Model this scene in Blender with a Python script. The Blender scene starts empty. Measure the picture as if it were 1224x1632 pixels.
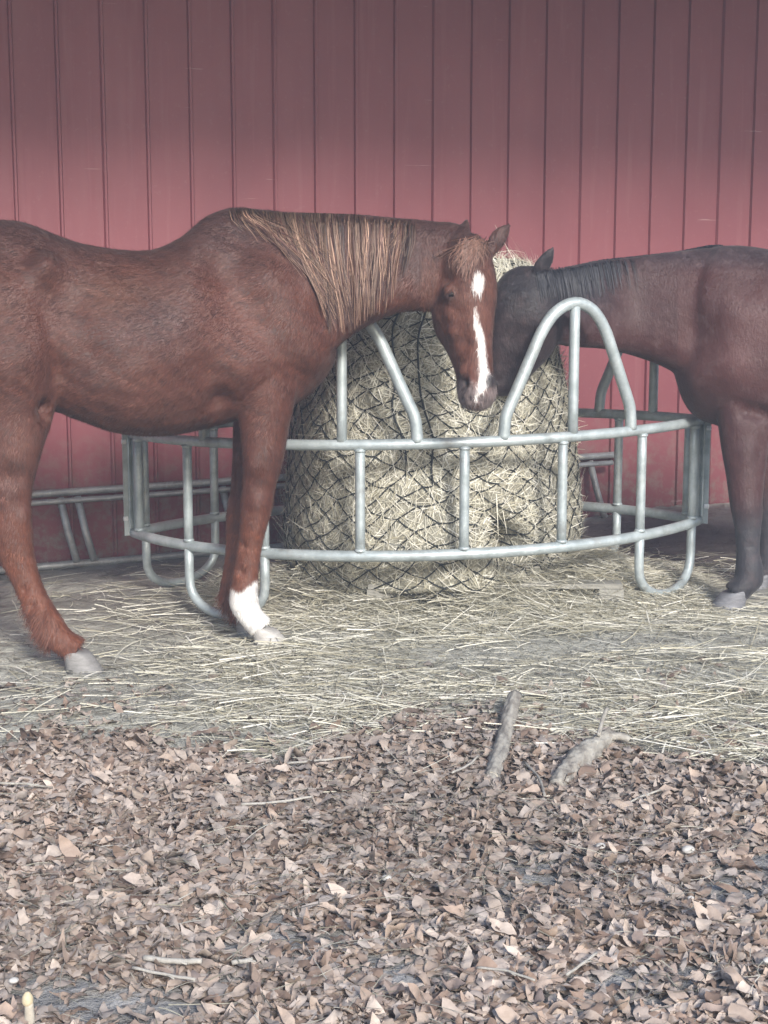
import bpy, math, random
import numpy as np
from mathutils import Vector
from mathutils.bvhtree import BVHTree

rng = np.random.default_rng(7)
random.seed(7)
scene = bpy.context.scene
col = scene.collection
R = math.radians

# ------------------------------------------------------------------ camera
FPX, PITCH, CAMH = 2350.0, R(8.6), 1.33
cam = bpy.data.cameras.new('camera')
cam.sensor_fit = 'VERTICAL'
cam.sensor_height = 24.0
cam.lens = 24.0 * FPX / 1632.0
cam.clip_start = 0.05
cam.clip_end = 600
cam_o = bpy.data.objects.new('camera', cam)
cam_o.location = (0, 0, CAMH)
cam_o.rotation_euler = (math.pi / 2 - PITCH, 0, 0)
col.objects.link(cam_o)
scene.camera = cam_o

# ------------------------------------------------------------------ sky, sun, exposure
SUN_EL, SUN_AZ = R(28), R(18)      # azimuth: sun stands behind the camera, to the right
world = bpy.data.worlds.new('World')
scene.world = world
world.use_nodes = True
wn, wl = world.node_tree.nodes, world.node_tree.links
sky = wn.new('ShaderNodeTexSky')
sky.sky_type = 'NISHITA'
sky.sun_disc = False
sky.sun_elevation = SUN_EL
sky.sun_rotation = math.pi - SUN_AZ
sky.air_density = 1.0
sky.dust_density = 2.0
sky.ozone_density = 2.2
bg = wn['Background']
bg.inputs['Strength'].default_value = 0.085
wl.new(sky.outputs[0], bg.inputs['Color'])
sun = bpy.data.lights.new('sun', 'SUN')
sun.energy = 1.5
sun.angle = R(10)
sun.color = (1.0, 0.965, 0.92)
sun_o = bpy.data.objects.new('sun', sun)
sdir = Vector((math.sin(SUN_AZ) * math.cos(SUN_EL), -math.cos(SUN_AZ) * math.cos(SUN_EL), math.sin(SUN_EL)))
sun_o.rotation_euler = sdir.to_track_quat('Z', 'Y').to_euler()
sun_o.location = (3, -6, 8)
col.objects.link(sun_o)
scene.view_settings.view_transform = 'Standard'
scene.view_settings.look = 'None'
scene.view_settings.gamma = 1
scene.view_settings.use_curve_mapping = False
scene.view_settings.exposure = 1.6
scene.cycles.max_bounces = 5
scene.cycles.diffuse_bounces = 3
scene.cycles.glossy_bounces = 2
scene.cycles.transmission_bounces = 0
scene.cycles.volume_bounces = 0
scene.cycles.caustics_reflective = False
scene.cycles.caustics_refractive = False

# ------------------------------------------------------------------ helpers
def gz(X, Y):
    X = np.clip(X, -8, 8)
    return (0.027 * X + 0.008 * np.sin(X * 2.1 + Y * 1.3) + 0.006 * np.sin(X * 4.7 - Y * 3.1 + 1)
            + 0.004 * np.sin(Y * 7.3 + X * 1.1))

def P(x, y, Y):
    """the world point that lies Y metres away along the view axis' ground direction at photo pixel x, y"""
    a = PITCH + math.atan((y - 816) / FPX)
    z = CAMH - Y * math.tan(a)
    d = Y * math.cos(PITCH) - (z - CAMH) * math.sin(PITCH)
    return np.array([(x - 612) * d / FPX, Y, z])

def G(x, y):
    """ground point under a photo pixel"""
    a = PITCH + math.atan((y - 816) / FPX)
    Y = CAMH / math.tan(a)
    for _ in range(8):
        p = P(x, y, Y)
        Y = (CAMH - gz(p[0], p[1])) / math.tan(a)
    p = P(x, y, Y)
    p[2] = gz(p[0], p[1])
    return p

def proj(V):
    dz = V[:, 2] - CAMH
    d = V[:, 1] * math.cos(PITCH) - dz * math.sin(PITCH)
    u = V[:, 1] * math.sin(PITCH) + dz * math.cos(PITCH)
    return 612 + FPX * V[:, 0] / d, 816 - FPX * u / d

def unit(v):
    v = np.asarray(v, float)
    return v / (np.linalg.norm(v, axis=-1, keepdims=True) + 1e-12)

def bulk(name, V, F, mat=None, parent=None, smooth=True, colr=None, origin=None):
    """one mesh object from arrays; F is an (m, k) array or a list of such arrays"""
    V = np.asarray(V, np.float32)
    if origin is None and parent is not None:
        origin = np.array(parent.location)
    if origin is not None:
        V = V - np.asarray(origin, np.float32)
    Fs = F if isinstance(F, list) else [F]
    Fs = [np.asarray(f, np.int32) for f in Fs if len(f)]
    me = bpy.data.meshes.new(name)
    me.vertices.add(len(V))
    me.vertices.foreach_set('co', V.ravel())
    nl = sum(f.size for f in Fs)
    npoly = sum(len(f) for f in Fs)
    me.loops.add(nl)
    me.loops.foreach_set('vertex_index', np.concatenate([f.ravel() for f in Fs]))
    me.polygons.add(npoly)
    tot = np.concatenate([np.full(len(f), f.shape[1], np.int32) for f in Fs])
    me.polygons.foreach_set('loop_start', np.concatenate([[0], np.cumsum(tot)[:-1]]).astype(np.int32))
    me.polygons.foreach_set('use_smooth', np.full(npoly, smooth))
    me.update(calc_edges=True)
    me.validate()
    if colr is not None:
        at = me.color_attributes.new('Col', 'FLOAT_COLOR', 'POINT')
        c4 = np.ones((len(V), 4), np.float32)
        c4[:, :3] = colr
        at.data.foreach_set('color', c4.ravel())
    if mat:
        me.materials.append(mat)
    o = bpy.data.objects.new(name, me)
    if parent is not None:
        o.parent = parent
    elif origin is not None:
        o.location = origin
    col.objects.link(o)
    return o

def empty(name, loc):
    o = bpy.data.objects.new(name, None)
    o.location = [float(c) for c in loc]
    o.empty_display_size = 0.1
    col.objects.link(o)
    return o

def tag(o, label=None, cat=None, group=None, kind=None):
    if label: o['label'] = label
    if cat: o['category'] = cat
    if group: o['group'] = group
    if kind: o['kind'] = kind
    return o

class MB:
    """collects boxes, tubes and lofts into one mesh"""
    def __init__(s):
        s.V, s.Q, s.T, s.n = [], [], [], 0
    def add(s, V, Q=None, T=None):
        s.V.append(np.asarray(V, float))
        if Q is not None and len(Q): s.Q.append(np.asarray(Q) + s.n)
        if T is not None and len(T): s.T.append(np.asarray(T) + s.n)
        s.n += len(V)
    def box(s, c, ax, ay, az, bev=0.0):
        c = np.asarray(c, float); ax, ay, az = map(lambda a: np.asarray(a, float), (ax, ay, az))
        V = [c + i * ax + j * ay + k * az for k in (-1, 1) for j in (-1, 1) for i in (-1, 1)]
        s.add(V, [(0, 2, 3, 1), (4, 5, 7, 6), (0, 1, 5, 4), (2, 6, 7, 3), (0, 4, 6, 2), (1, 3, 7, 5)])
    def tube(s, pts, r, n=12, cap=True):
        pts = np.asarray(pts, float); m = len(pts)
        r = np.broadcast_to(r, m)
        t = unit(np.gradient(pts, axis=0))
        up = np.array([0, 0, 1.0]) if abs(t[0][2]) < 0.9 else np.array([1.0, 0, 0])
        a = unit(np.cross(t[0], up)); V = []
        for i in range(m):
            a = unit(a - t[i] * (a @ t[i])); b = np.cross(t[i], a)
            ph = np.linspace(0, 2 * np.pi, n, endpoint=False)
            V.append(pts[i] + r[i] * (np.cos(ph)[:, None] * a + np.sin(ph)[:, None] * b))
        V = np.concatenate(V)
        k = np.arange(n); k2 = (k + 1) % n
        Q = np.concatenate([np.stack([i * n + k, i * n + k2, (i + 1) * n + k2, (i + 1) * n + k], 1) for i in range(m - 1)])
        T = []
        if cap:
            V = np.vstack([V, pts[0] - t[0] * r[0] * .15, pts[-1] + t[-1] * r[-1] * .15])
            T = [(k2[i], k[i], m * n) for i in range(n)] + [((m - 1) * n + k[i], (m - 1) * n + k2[i], m * n + 1) for i in range(n)]
        s.add(V, Q, T)
    def build(s, name, mat, parent=None, smooth=True, colr=None, origin=None):
        F = []
        if s.Q: F.append(np.concatenate(s.Q))
        if s.T: F.append(np.concatenate(s.T))
        return bulk(name, np.concatenate(s.V), F, mat, parent, smooth, colr, origin)

def cr(pts, k=6):
    """Catmull-Rom subdivision of rows"""
    p = np.asarray(pts, float)
    q = np.vstack([2 * p[0] - p[1], p, 2 * p[-1] - p[-2]])
    out = []
    for i in range(1, len(q) - 2):
        for u in np.linspace(0, 1, k, endpoint=False):
            a, b, c, d = q[i - 1], q[i], q[i + 1], q[i + 2]
            out.append(.5 * (2 * b + (c - a) * u + (2 * a - 5 * b + 4 * c - d) * u * u + (3 * b - a - 3 * c + d) * u ** 3))
    out.append(q[-2])
    return np.array(out)

def loft(mb, secs, n=24, k=4):
    """secs rows: centre(3) A(3) B(3) exponent egg"""
    S = cr(secs, k)
    ph = np.linspace(0, 2 * np.pi, n, endpoint=False)
    V = []
    for s in S:
        C, A, B, e, egg = s[:3], s[3:6], s[6:9], max(s[9], 1.6), s[10]
        x = np.sign(np.cos(ph)) * np.abs(np.cos(ph)) ** (2 / e)
        y = np.sign(np.sin(ph)) * np.abs(np.sin(ph)) ** (2 / e)
        V.append(C + (x * (1 + egg * y))[:, None] * A + y[:, None] * B)
    m = len(S)
    V = np.concatenate(V + [S[0:1, :3], S[-1:, :3]])
    kk = np.arange(n); k2 = (kk + 1) % n
    Q = np.concatenate([np.stack([i * n + kk, i * n + k2, (i + 1) * n + k2, (i + 1) * n + kk], 1) for i in range(m - 1)])
    T = [(k2[i], kk[i], m * n) for i in range(n)] + [((m - 1) * n + kk[i], (m - 1) * n + k2[i], m * n + 1) for i in range(n)]
    mb.add(V, Q, T)

# ------------------------------------------------------------------ materials
class NT:
    def __init__(s, name):
        s.m = bpy.data.materials.new(name); s.m.use_nodes = True
        s.t = s.m.node_tree; s.b = s.t.nodes['Principled BSDF']
    def n(s, typ, **kw):
        nd = s.t.nodes.new(typ)
        for k, v in kw.items(): setattr(nd, k, v)
        return nd
    def l(s, a, b): s.t.links.new(a, b)
    def coord(s, scale=(1, 1, 1), kind='Object', rot=(0, 0, 0)):
        tc = s.n('ShaderNodeTexCoord'); mp = s.n('ShaderNodeMapping')
        mp.inputs['Scale'].default_value = scale; mp.inputs['Rotation'].default_value = rot
        s.l(tc.outputs[kind], mp.inputs['Vector'])
        return mp.outputs[0]
    def noise(s, vec, scale, detail=4, rough=.55):
        nd = s.n('ShaderNodeTexNoise'); nd.inputs['Scale'].default_value = scale
        nd.inputs['Detail'].default_value = detail; nd.inputs['Roughness'].default_value = rough
        if vec is not None: s.l(vec, nd.inputs['Vector'])
        return nd.outputs['Fac']
    def ramp(s, fac, stops):
        nd = s.n('ShaderNodeValToRGB'); el = nd.color_ramp.elements
        while len(el) < len(stops): el.new(.5)
        for e, (p, c) in zip(el, stops):
            e.position = p; e.color = (c, c, c, 1) if isinstance(c, (int, float)) else (*c, 1)
        s.l(fac, nd.inputs[0]); return nd.outputs[0]
    def mix(s, a, b, fac, mode='MIX'):
        nd = s.n('ShaderNodeMix', data_type='RGBA', blend_type=mode)
        for sock, v in ((nd.inputs[0], fac), (nd.inputs[6], a), (nd.inputs[7], b)):
            if hasattr(v, 'is_linked'): s.l(v, sock)
            elif isinstance(v, (int, float)): sock.default_value = v
            else: sock.default_value = (*v, 1)
        return nd.outputs[2]
    def bump(s, h, strength, dist, prev=None):
        nd = s.n('ShaderNodeBump'); nd.inputs['Strength'].default_value = strength
        nd.inputs['Distance'].default_value = dist
        s.l(h, nd.inputs['Height'])
        if prev is not None: s.l(prev, nd.inputs['Normal'])
        return nd.outputs[0]
    def out(s, color=None, rough=.6, metal=0, normal=None, spec=.5, sheen=0):
        if color is not None:
            if hasattr(color, 'is_linked'): s.l(color, s.b.inputs['Base Color'])
            else: s.b.inputs['Base Color'].default_value = (*color, 1)
        if hasattr(rough, 'is_linked'): s.l(rough, s.b.inputs['Roughness'])
        else: s.b.inputs['Roughness'].default_value = rough
        s.b.inputs['Metallic'].default_value = metal
        s.b.inputs['Specular IOR Level'].default_value = spec
        if sheen:
            s.b.inputs['Sheen Weight'].default_value = sheen
            s.b.inputs['Sheen Roughness'].default_value = .5
        if normal is not None: s.l(normal, s.b.inputs['Normal'])
        return s.m

def mat_siding():
    t = NT('red painted ribbed steel')
    v = t.coord((1, 1, 1)); vs = t.coord((6, 6, .35)); vb = t.coord((.7, .7, .5))
    streak = t.noise(vs, 3.0, 5, .6)
    blot = t.noise(vb, 2.2, 4, .6)
    c = t.mix((.180, .044, .053), (.222, .062, .071), t.ramp(blot, [(.3, 0.), (.7, 1.)]))
    c = t.mix(c, (.30, .14, .145), t.ramp(streak, [(.55, 0.), (.8, .45)]))
    dust = t.noise(v, 38, 3, .7)
    c = t.mix(c, (.34, .22, .21), t.ramp(dust, [(.6, 0.), (.85, .25)]))
    sx = t.n('ShaderNodeSeparateXYZ'); t.l(t.coord(), sx.inputs[0])
    mr = t.n('ShaderNodeMapRange'); t.l(sx.outputs[2], mr.inputs[0]); mr.inputs[1].default_value = .75; mr.inputs[2].default_value = .05
    mud = t.n('ShaderNodeMath', operation='MULTIPLY'); t.l(mr.outputs[0], mud.inputs[0]); t.l(t.ramp(t.noise(v, 17, 5, .7), [(.45, 0.), (.65, 1.)]), mud.inputs[1])
    c = t.mix(c, (.20, .165, .14), mud.outputs[0])
    sc = t.noise(t.coord((1.2, 1.2, 26), rot=(0, .2, 0)), 2.3, 3, .5)
    c = t.mix(c, (.42, .28, .27), t.ramp(sc, [(.735, 0.), (.76, .55)]))
    oil = t.noise(t.coord((1.5, 1.5, .9)), 2.5, 2, .5)
    nrm = t.bump(oil, .25, .02)
    nrm = t.bump(dust, .08, .002, nrm)
    return t.out(c, t.ramp(streak, [(.2, .48), (.8, .7)]), 0, nrm, .4)

def mat_galv(name='galvanised steel tube', c0=(.31, .355, .36), c1=(.50, .555, .56), rust=.12):
    t = NT(name)
    v = t.coord()
    a = t.noise(v, 14, 4, .6); b = t.noise(v, 55, 3, .6); d = t.noise(v, 6, 5, .7)
    c = t.mix(c0, c1, t.ramp(a, [(.3, 0.), (.7, 1.)]))
    c = t.mix(c, (.58, .62, .62), t.ramp(b, [(.55, 0.), (.75, .5)]))
    c = t.mix(c, (.17, .14, .11), t.ramp(d, [(.54, 0.), (.74, rust * 5)]))
    return t.out(c, t.ramp(b, [(.2, .38), (.8, .6)]), .35, t.bump(b, .2, .002), .5)

def mat_coat(name, dirt=(.30, .23, .19), dirtamt=.35, sheen=.25):
    t = NT(name)
    at = t.n('ShaderNodeAttribute', attribute_name='Col')
    c = at.outputs['Color']
    v = t.coord()
    n1 = t.noise(v, 4.5, 5, .6); n2 = t.noise(v, 22, 4, .65); n3 = t.noise(t.coord((60, 60, 22)), 2.2, 3, .6)
    c = t.mix(c, (.45, .42, .44), t.ramp(n1, [(.32, .6), (.66, 0.)]), 'MULTIPLY')
    c = t.mix(c, dirt, t.ramp(n2, [(.48, 0.), (.72, dirtamt)]))
    c = t.mix(c, (.5, .5, .5), t.ramp(n3, [(.3, .0), (.75, .28)]), 'SOFT_LIGHT')
    nrm = t.bump(n3, .4, .006)
    nrm = t.bump(n2, .3, .012, nrm)
    return t.out(c, t.ramp(n2, [(.3, .45), (.7, .65)]), 0, nrm, .3, sheen)

def mat_attr(name, rough=.7, spec=.3, bump=0., scale=60, rnd=False, mul=1.0, trans=0.0):
    t = NT(name)
    at = t.n('ShaderNodeAttribute', attribute_name='Col')
    c = at.outputs['Color']
    n = t.noise(t.coord(), scale, 3, .6)
    c = t.mix(c, (.6, .57, .55), t.ramp(n, [(.35, .5), (.7, 0.)]), 'MULTIPLY')
    if rnd:
        oi = t.n('ShaderNodeObjectInfo')
        c = t.mix(c, t.ramp(oi.outputs['Random'], [(0, (.55, .5, .5)), (.5, (.95, .9, .9)), (1., (1., 1., 1.))]), 1., 'MULTIPLY')
    return t.out(c, rough, 0, t.bump(n, bump, .004) if bump else None, spec)

def mat_flat(name, c0, c1, scale=20, rough=.7, bump=.2, dist=.005, stretch=(1, 1, 1), spec=.4):
    t = NT(name)
    v = t.coord(stretch)
    n = t.noise(v, scale, 4, .6); m = t.noise(v, scale * 4.3, 3, .6)
    c = t.mix(c0, c1, t.ramp(n, [(.3, 0.), (.7, 1.)]))
    c = t.mix(c, tuple(x * .55 for x in c0), t.ramp(m, [(.55, 0.), (.8, .6)]))
    return t.out(c, rough, 0, t.bump(n, bump, dist), spec)

def mat_ground():
    t = NT('bare dirt')
    v = t.coord()
    a = t.noise(v, 1.3, 5, .6); b = t.noise(v, 9, 5, .65); f = t.noise(v, 60, 4, .7)
    at = t.n('ShaderNodeAttribute', attribute_name='Col')
    c = t.mix((.42, .41, .35), (.54, .53, .465), t.ramp(a, [(.35, 0.), (.65, 1.)]))
    c = t.mix(c, (.15, .138, .11), t.ramp(b, [(.50, 0.), (.70, .7)]))
    c = t.mix(c, (.48, .46, .39), t.ramp(f, [(.55, 0.), (.75, .5)]))
    sep = t.n('ShaderNodeSeparateColor'); t.l(at.outputs['Color'], sep.inputs[0])
    c = t.mix(c, t.mix((.055, .045, .043), (.13, .105, .10), t.ramp(b, [(.3, 0.), (.7, 1.)])), sep.outputs[0])
    c = t.mix(c, t.mix((.20, .195, .19), (.40, .39, .38), t.ramp(b, [(.3, 0.), (.7, 1.)])), sep.outputs[1])
    nrm = t.bump(b, .8, .04); nrm = t.bump(f, .9, .012, nrm)
    return t.out(c, .9, 0, nrm, .2)

M_SIDING = mat_siding()
M_GALV = mat_galv()
M_GALV2 = mat_galv('weathered steel tube', (.26, .255, .25), (.42, .42, .41), .2)
M_BOLT = mat_flat('bright bolt zinc', (.75, .77, .78), (.85, .86, .86), 40, .35, .05)
M_CHEST = mat_coat('chestnut coat', (.19, .12, .095), .25, .08)
M_BAY = mat_coat('bay coat', (.16, .11, .11), .25, .10)
M_HAIR = mat_attr('hair strands', .55, .4)
M_HOOF = mat_flat('hoof horn', (.19, .182, .175), (.29, .28, .27), 30, .6, .3, .004, (1, 1, 4))
M_HOOFP = mat_flat('pale hoof horn', (.40, .375, .345), (.52, .50, .47), 30, .6, .3, .004, (1, 1, 4))
M_HOOFD = mat_flat('dark hoof horn', (.13, .13, .14), (.22, .22, .235), 30, .6, .3, .004, (1, 1, 4))
M_EYE = NT('eye').out((.008, .005, .004), .2, 0, None, .22)
M_HAY = mat_attr('hay strands', .75, .25)
M_HAYCORE = mat_flat('packed hay', (.17, .16, .125), (.38, .365, .295), 34, .9, .9, .03, (1, 1, .5), .15)
M_NET = mat_flat('black net cord', (.012, .014, .014), (.03, .034, .034), 60, .7, .2)
M_GROUND = mat_ground()
M_LEAFS = mat_attr('dry leaf litter', .7, .3, .2, 70)
M_LEAF = mat_attr('dry leaf', .7, .3, .2, 70, True)
M_BARK = mat_flat('grey branch bark', (.17, .15, .13), (.44, .42, .37), 30, .9, .7, .008, (1, .5, 1))
M_CUT = mat_flat('cut wood end', (.40, .36, .29), (.52, .48, .40), 40, .8, .3)
M_TWIG = mat_flat('bleached twig', (.30, .28, .245), (.44, .42, .38), 60, .75, .3, .003)
M_PALLET = mat_flat('weathered pallet wood', (.20, .19, .165), (.34, .33, .29), 12, .85, .5, .006, (1, 6, 6))
M_ROOF = mat_flat('galvanised roof sheet', (.26, .27, .28), (.34, .35, .36), 4, .6, .05)
M_TIMBER = mat_flat('weathered timber', (.16, .12, .09), (.26, .20, .15), 8, .85, .4, .006, (4, 4, .5))
M_BASE = mat_flat('pale base board', (.36, .30, .275), (.50, .43, .39), 7, .85, .4, .006)
M_STONE = mat_flat('pale pebble', (.42, .40, .37), (.58, .56, .53), 30, .8, .3)

# ------------------------------------------------------------------ ground
def axis_pts(lo, hi, flo, fhi, fine):
    mid = np.arange(flo, fhi + 1e-6, fine)
    a = flo - np.geomspace(fine * 2, flo - lo, 24)[::-1]
    b = fhi + np.geomspace(fine * 2, hi - fhi, 24)
    return np.concatenate([a, mid, b])
gx, gy = axis_pts(-120, 120, -3.2, 3.6, .03), axis_pts(-120, 120, 1.6, 9.4, .03)
XX, YY = np.meshgrid(gx, gy)
fineamp = np.exp(-np.maximum(0, np.hypot(XX, YY - 5) - 5) / 3)
lump = (.006 * np.sin(XX * 23 + 3 * np.sin(YY * 9)) * np.sin(YY * 27 + 2 * np.sin(XX * 11))
        + .004 * np.sin(XX * 51 + YY * 37) * np.sin(YY * 61 - XX * 13))
bank = np.exp(-((XX - 2.2) / 1.1) ** 2 - ((YY - 8.0) / .55) ** 2) * .07
ZZ = gz(XX, YY) + lump * fineamp + bank
GV = np.stack([XX, YY, ZZ], -1).reshape(-1, 3)
ny, nx = XX.shape
ii, jj = np.meshgrid(np.arange(ny - 1), np.arange(nx - 1), indexing='ij')
GF = np.stack([ii * nx + jj, ii * nx + jj + 1, (ii + 1) * nx + jj + 1, (ii + 1) * nx + jj], -1).reshape(-1, 4)
gc = np.zeros((len(GV), 3))
def blob(c, rx, ry):
    w = np.hypot((GV[:, 0] - c[0]) / rx + .25 * np.sin(GV[:, 1] * 9), (GV[:, 1] - c[1]) / ry + .25 * np.sin(GV[:, 0] * 7 + 1))
    return np.clip(1.6 - w * 1.1, 0, 1)
for c, rx, ry, a in (((1.55, 7.2), .75, .95, .95), ((-.2, 7.3), 1.6, .6, .6), ((-1.0, 6.25), .6, .4, .55), ((2.6, 6.9), .8, .8, .7)):
    gc[:, 0] = np.maximum(gc[:, 0], a * blob(c, rx, ry))
ASH = [(G(840, 1395), .16, .30), (G(120, 1600), .26, .16), (G(1040, 1590), .22, .18), (G(1200, 1400), .16, .3), (G(430, 1500), .22, .2),
       (G(640, 1560), .14, .12), (G(300, 1600), .2, .12)]
for c, rx, ry in ASH:
    gc[:, 1] = np.maximum(gc[:, 1], blob(c, rx, ry))
leafy = np.clip((4.3 - GV[:, 1]) * 3, 0, 1) * (1 - gc[:, 1])
gc[:, 0] = np.maximum(gc[:, 0], .8 * leafy)
ground = bulk('ground', GV, GF, M_GROUND, None, True, gc)
tag(ground, 'bare grey dirt yard in front of the red barn', 'ground', kind='structure')

# ------------------------------------------------------------------ barn
WTH = R(18.75)
wdir = np.array([math.cos(WTH), math.sin(WTH), 0.]); wnor = np.array([math.sin(WTH), -math.cos(WTH), 0.])
wo = np.array([0, 7.858, 0.]); WS0, RIB = -1.8735, .2149
barn = empty('barn', (wo[0], wo[1], -.05))
tag(barn, 'barn wall of red ribbed metal siding behind the horses', 'barn')
LAPS = [i * 4 + 2 for i in range(-5, 7)]     # a lap on every fourth rib
ZB, ZT = -.12, 3.10
def siding_panel(i0):
    prof = []
    for k in range(4):
        s = k * RIB
        prof += [(s - .011, 0), (s - .005, .016), (s + .005, .016), (s + .011, 0), (s + RIB * .35, .0008), (s + RIB * .65, .0008)]
    prof += [(4 * RIB - .0135, .0), (4 * RIB - .0065, .013), (4 * RIB + .0055, .013), (4 * RIB + .009, .004)]
    prof = np.array(prof); zs = [ZB, .5, 1.1, 1.7, 2.4, ZT]
    V = []
    for z in zs:
        zz = z + (.027 * (WS0 + i0 * RIB) if z == ZB else 0)
        for s, h in prof:
            sw = .0018 * math.sin(3.1 * z + i0) if h < .005 else 0
            V.append(wo + wdir * (WS0 + i0 * RIB + s) + wnor * (h + sw + .0015) + np.array([0, 0, zz]))
    m = len(prof)
    Q = [(r * m + k, r * m + k + 1, (r + 1) * m + k + 1, (r + 1) * m + k) for r in range(len(zs) - 1) for k in range(m - 1)]
    return bulk('siding_panel', np.array(V), np.array(Q), M_SIDING, barn, False)
for i0 in LAPS: siding_panel(i0)
s_lo, s_hi = WS0 + LAPS[0] * RIB, WS0 + (LAPS[-1] + 4) * RIB
# timber skirt board along the foot of the wall
mb = MB()
c = wo + wdir * (s_lo + s_hi) / 2 + wnor * .010
for k in range(12):
    sa = s_lo + (s_hi - s_lo) * (k + .5) / 12
    mb.box(wo + wdir * sa - wnor * .024 + np.array([0, 0, .027 * sa + .0]), wdir * ((s_hi - s_lo) / 24 - .001), wnor * .02, np.array([0, 0, .14]))
mb.build('base_board', M_BASE, barn, False)
# girts behind the sheet
for z in (.6, 1.4, 2.2, 2.9):
    m_ = MB(); m_.box(wo + wdir * (s_lo + s_hi) / 2 - wnor * .05 + np.array([0, 0, z]), wdir * (s_hi - s_lo) / 2, wnor * .02, np.array([0, 0, .07]))
    m_.build('girt', M_TIMBER, barn, False)
# lean-to roof over the feeder
RD, RZ0, RZ1 = 3.6, 3.12, 3.88
roof = MB()
for k in range(len(LAPS)):
    for j in range(4):
        s = WS0 + (LAPS[k] + j) * RIB + RIB / 2
        a = wo + wdir * s + np.array([0, 0, RZ0]) - wnor * .25; b = wo + wdir * s + wnor * RD + np.array([0, 0, RZ1])
        d = unit(b - a); up = np.cross(wdir, d); up = up if up[2] > 0 else -up
        roof.box((a + b) / 2, wdir * (RIB / 2 - .012), d * np.linalg.norm(b - a) / 2, up * .0015)
        roof.box((a + b) / 2 + wdir * RIB / 2 + up * .012, wdir * .0135, d * np.linalg.norm(b - a) / 2, up * .009)
roof_o = roof.build('roof', M_ROOF, barn, False)
for s in np.arange(s_lo + .3, s_hi, .95):
    a = wo + wdir * s + wnor * .06 + np.array([0, 0, RZ0 - .09]); b = wo + wdir * s + wnor * (RD - .05) + np.array([0, 0, RZ1 - .08])
    d = unit(b - a); up = np.cross(wdir, d); m_ = MB(); m_.box((a + b) / 2, wdir * .02, d * np.linalg.norm(b - a) / 2, up * .065)
    m_.build('rafter', M_TIMBER, barn, False)
m_ = MB(); m_.box(wo + wdir * (s_lo + s_hi) / 2 + wnor * (RD - .25) + np.array([0, 0, RZ1 - .20]), wdir * (s_hi - s_lo) / 2, wnor * .03, np.array([0, 0, .09]))
m_.build('beam', M_TIMBER, barn, False)
for s in (s_lo + .3, -3.35, 4.1, s_hi - .3):
    p = wo + wdir * s + wnor * (RD - .25); m_ = MB()
    m_.box(p + np.array([0, 0, 1.76]), wdir * .06, wnor * .06, np.array([0, 0, 1.83]))
    m_.build('post', M_TIMBER, barn, False)

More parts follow.
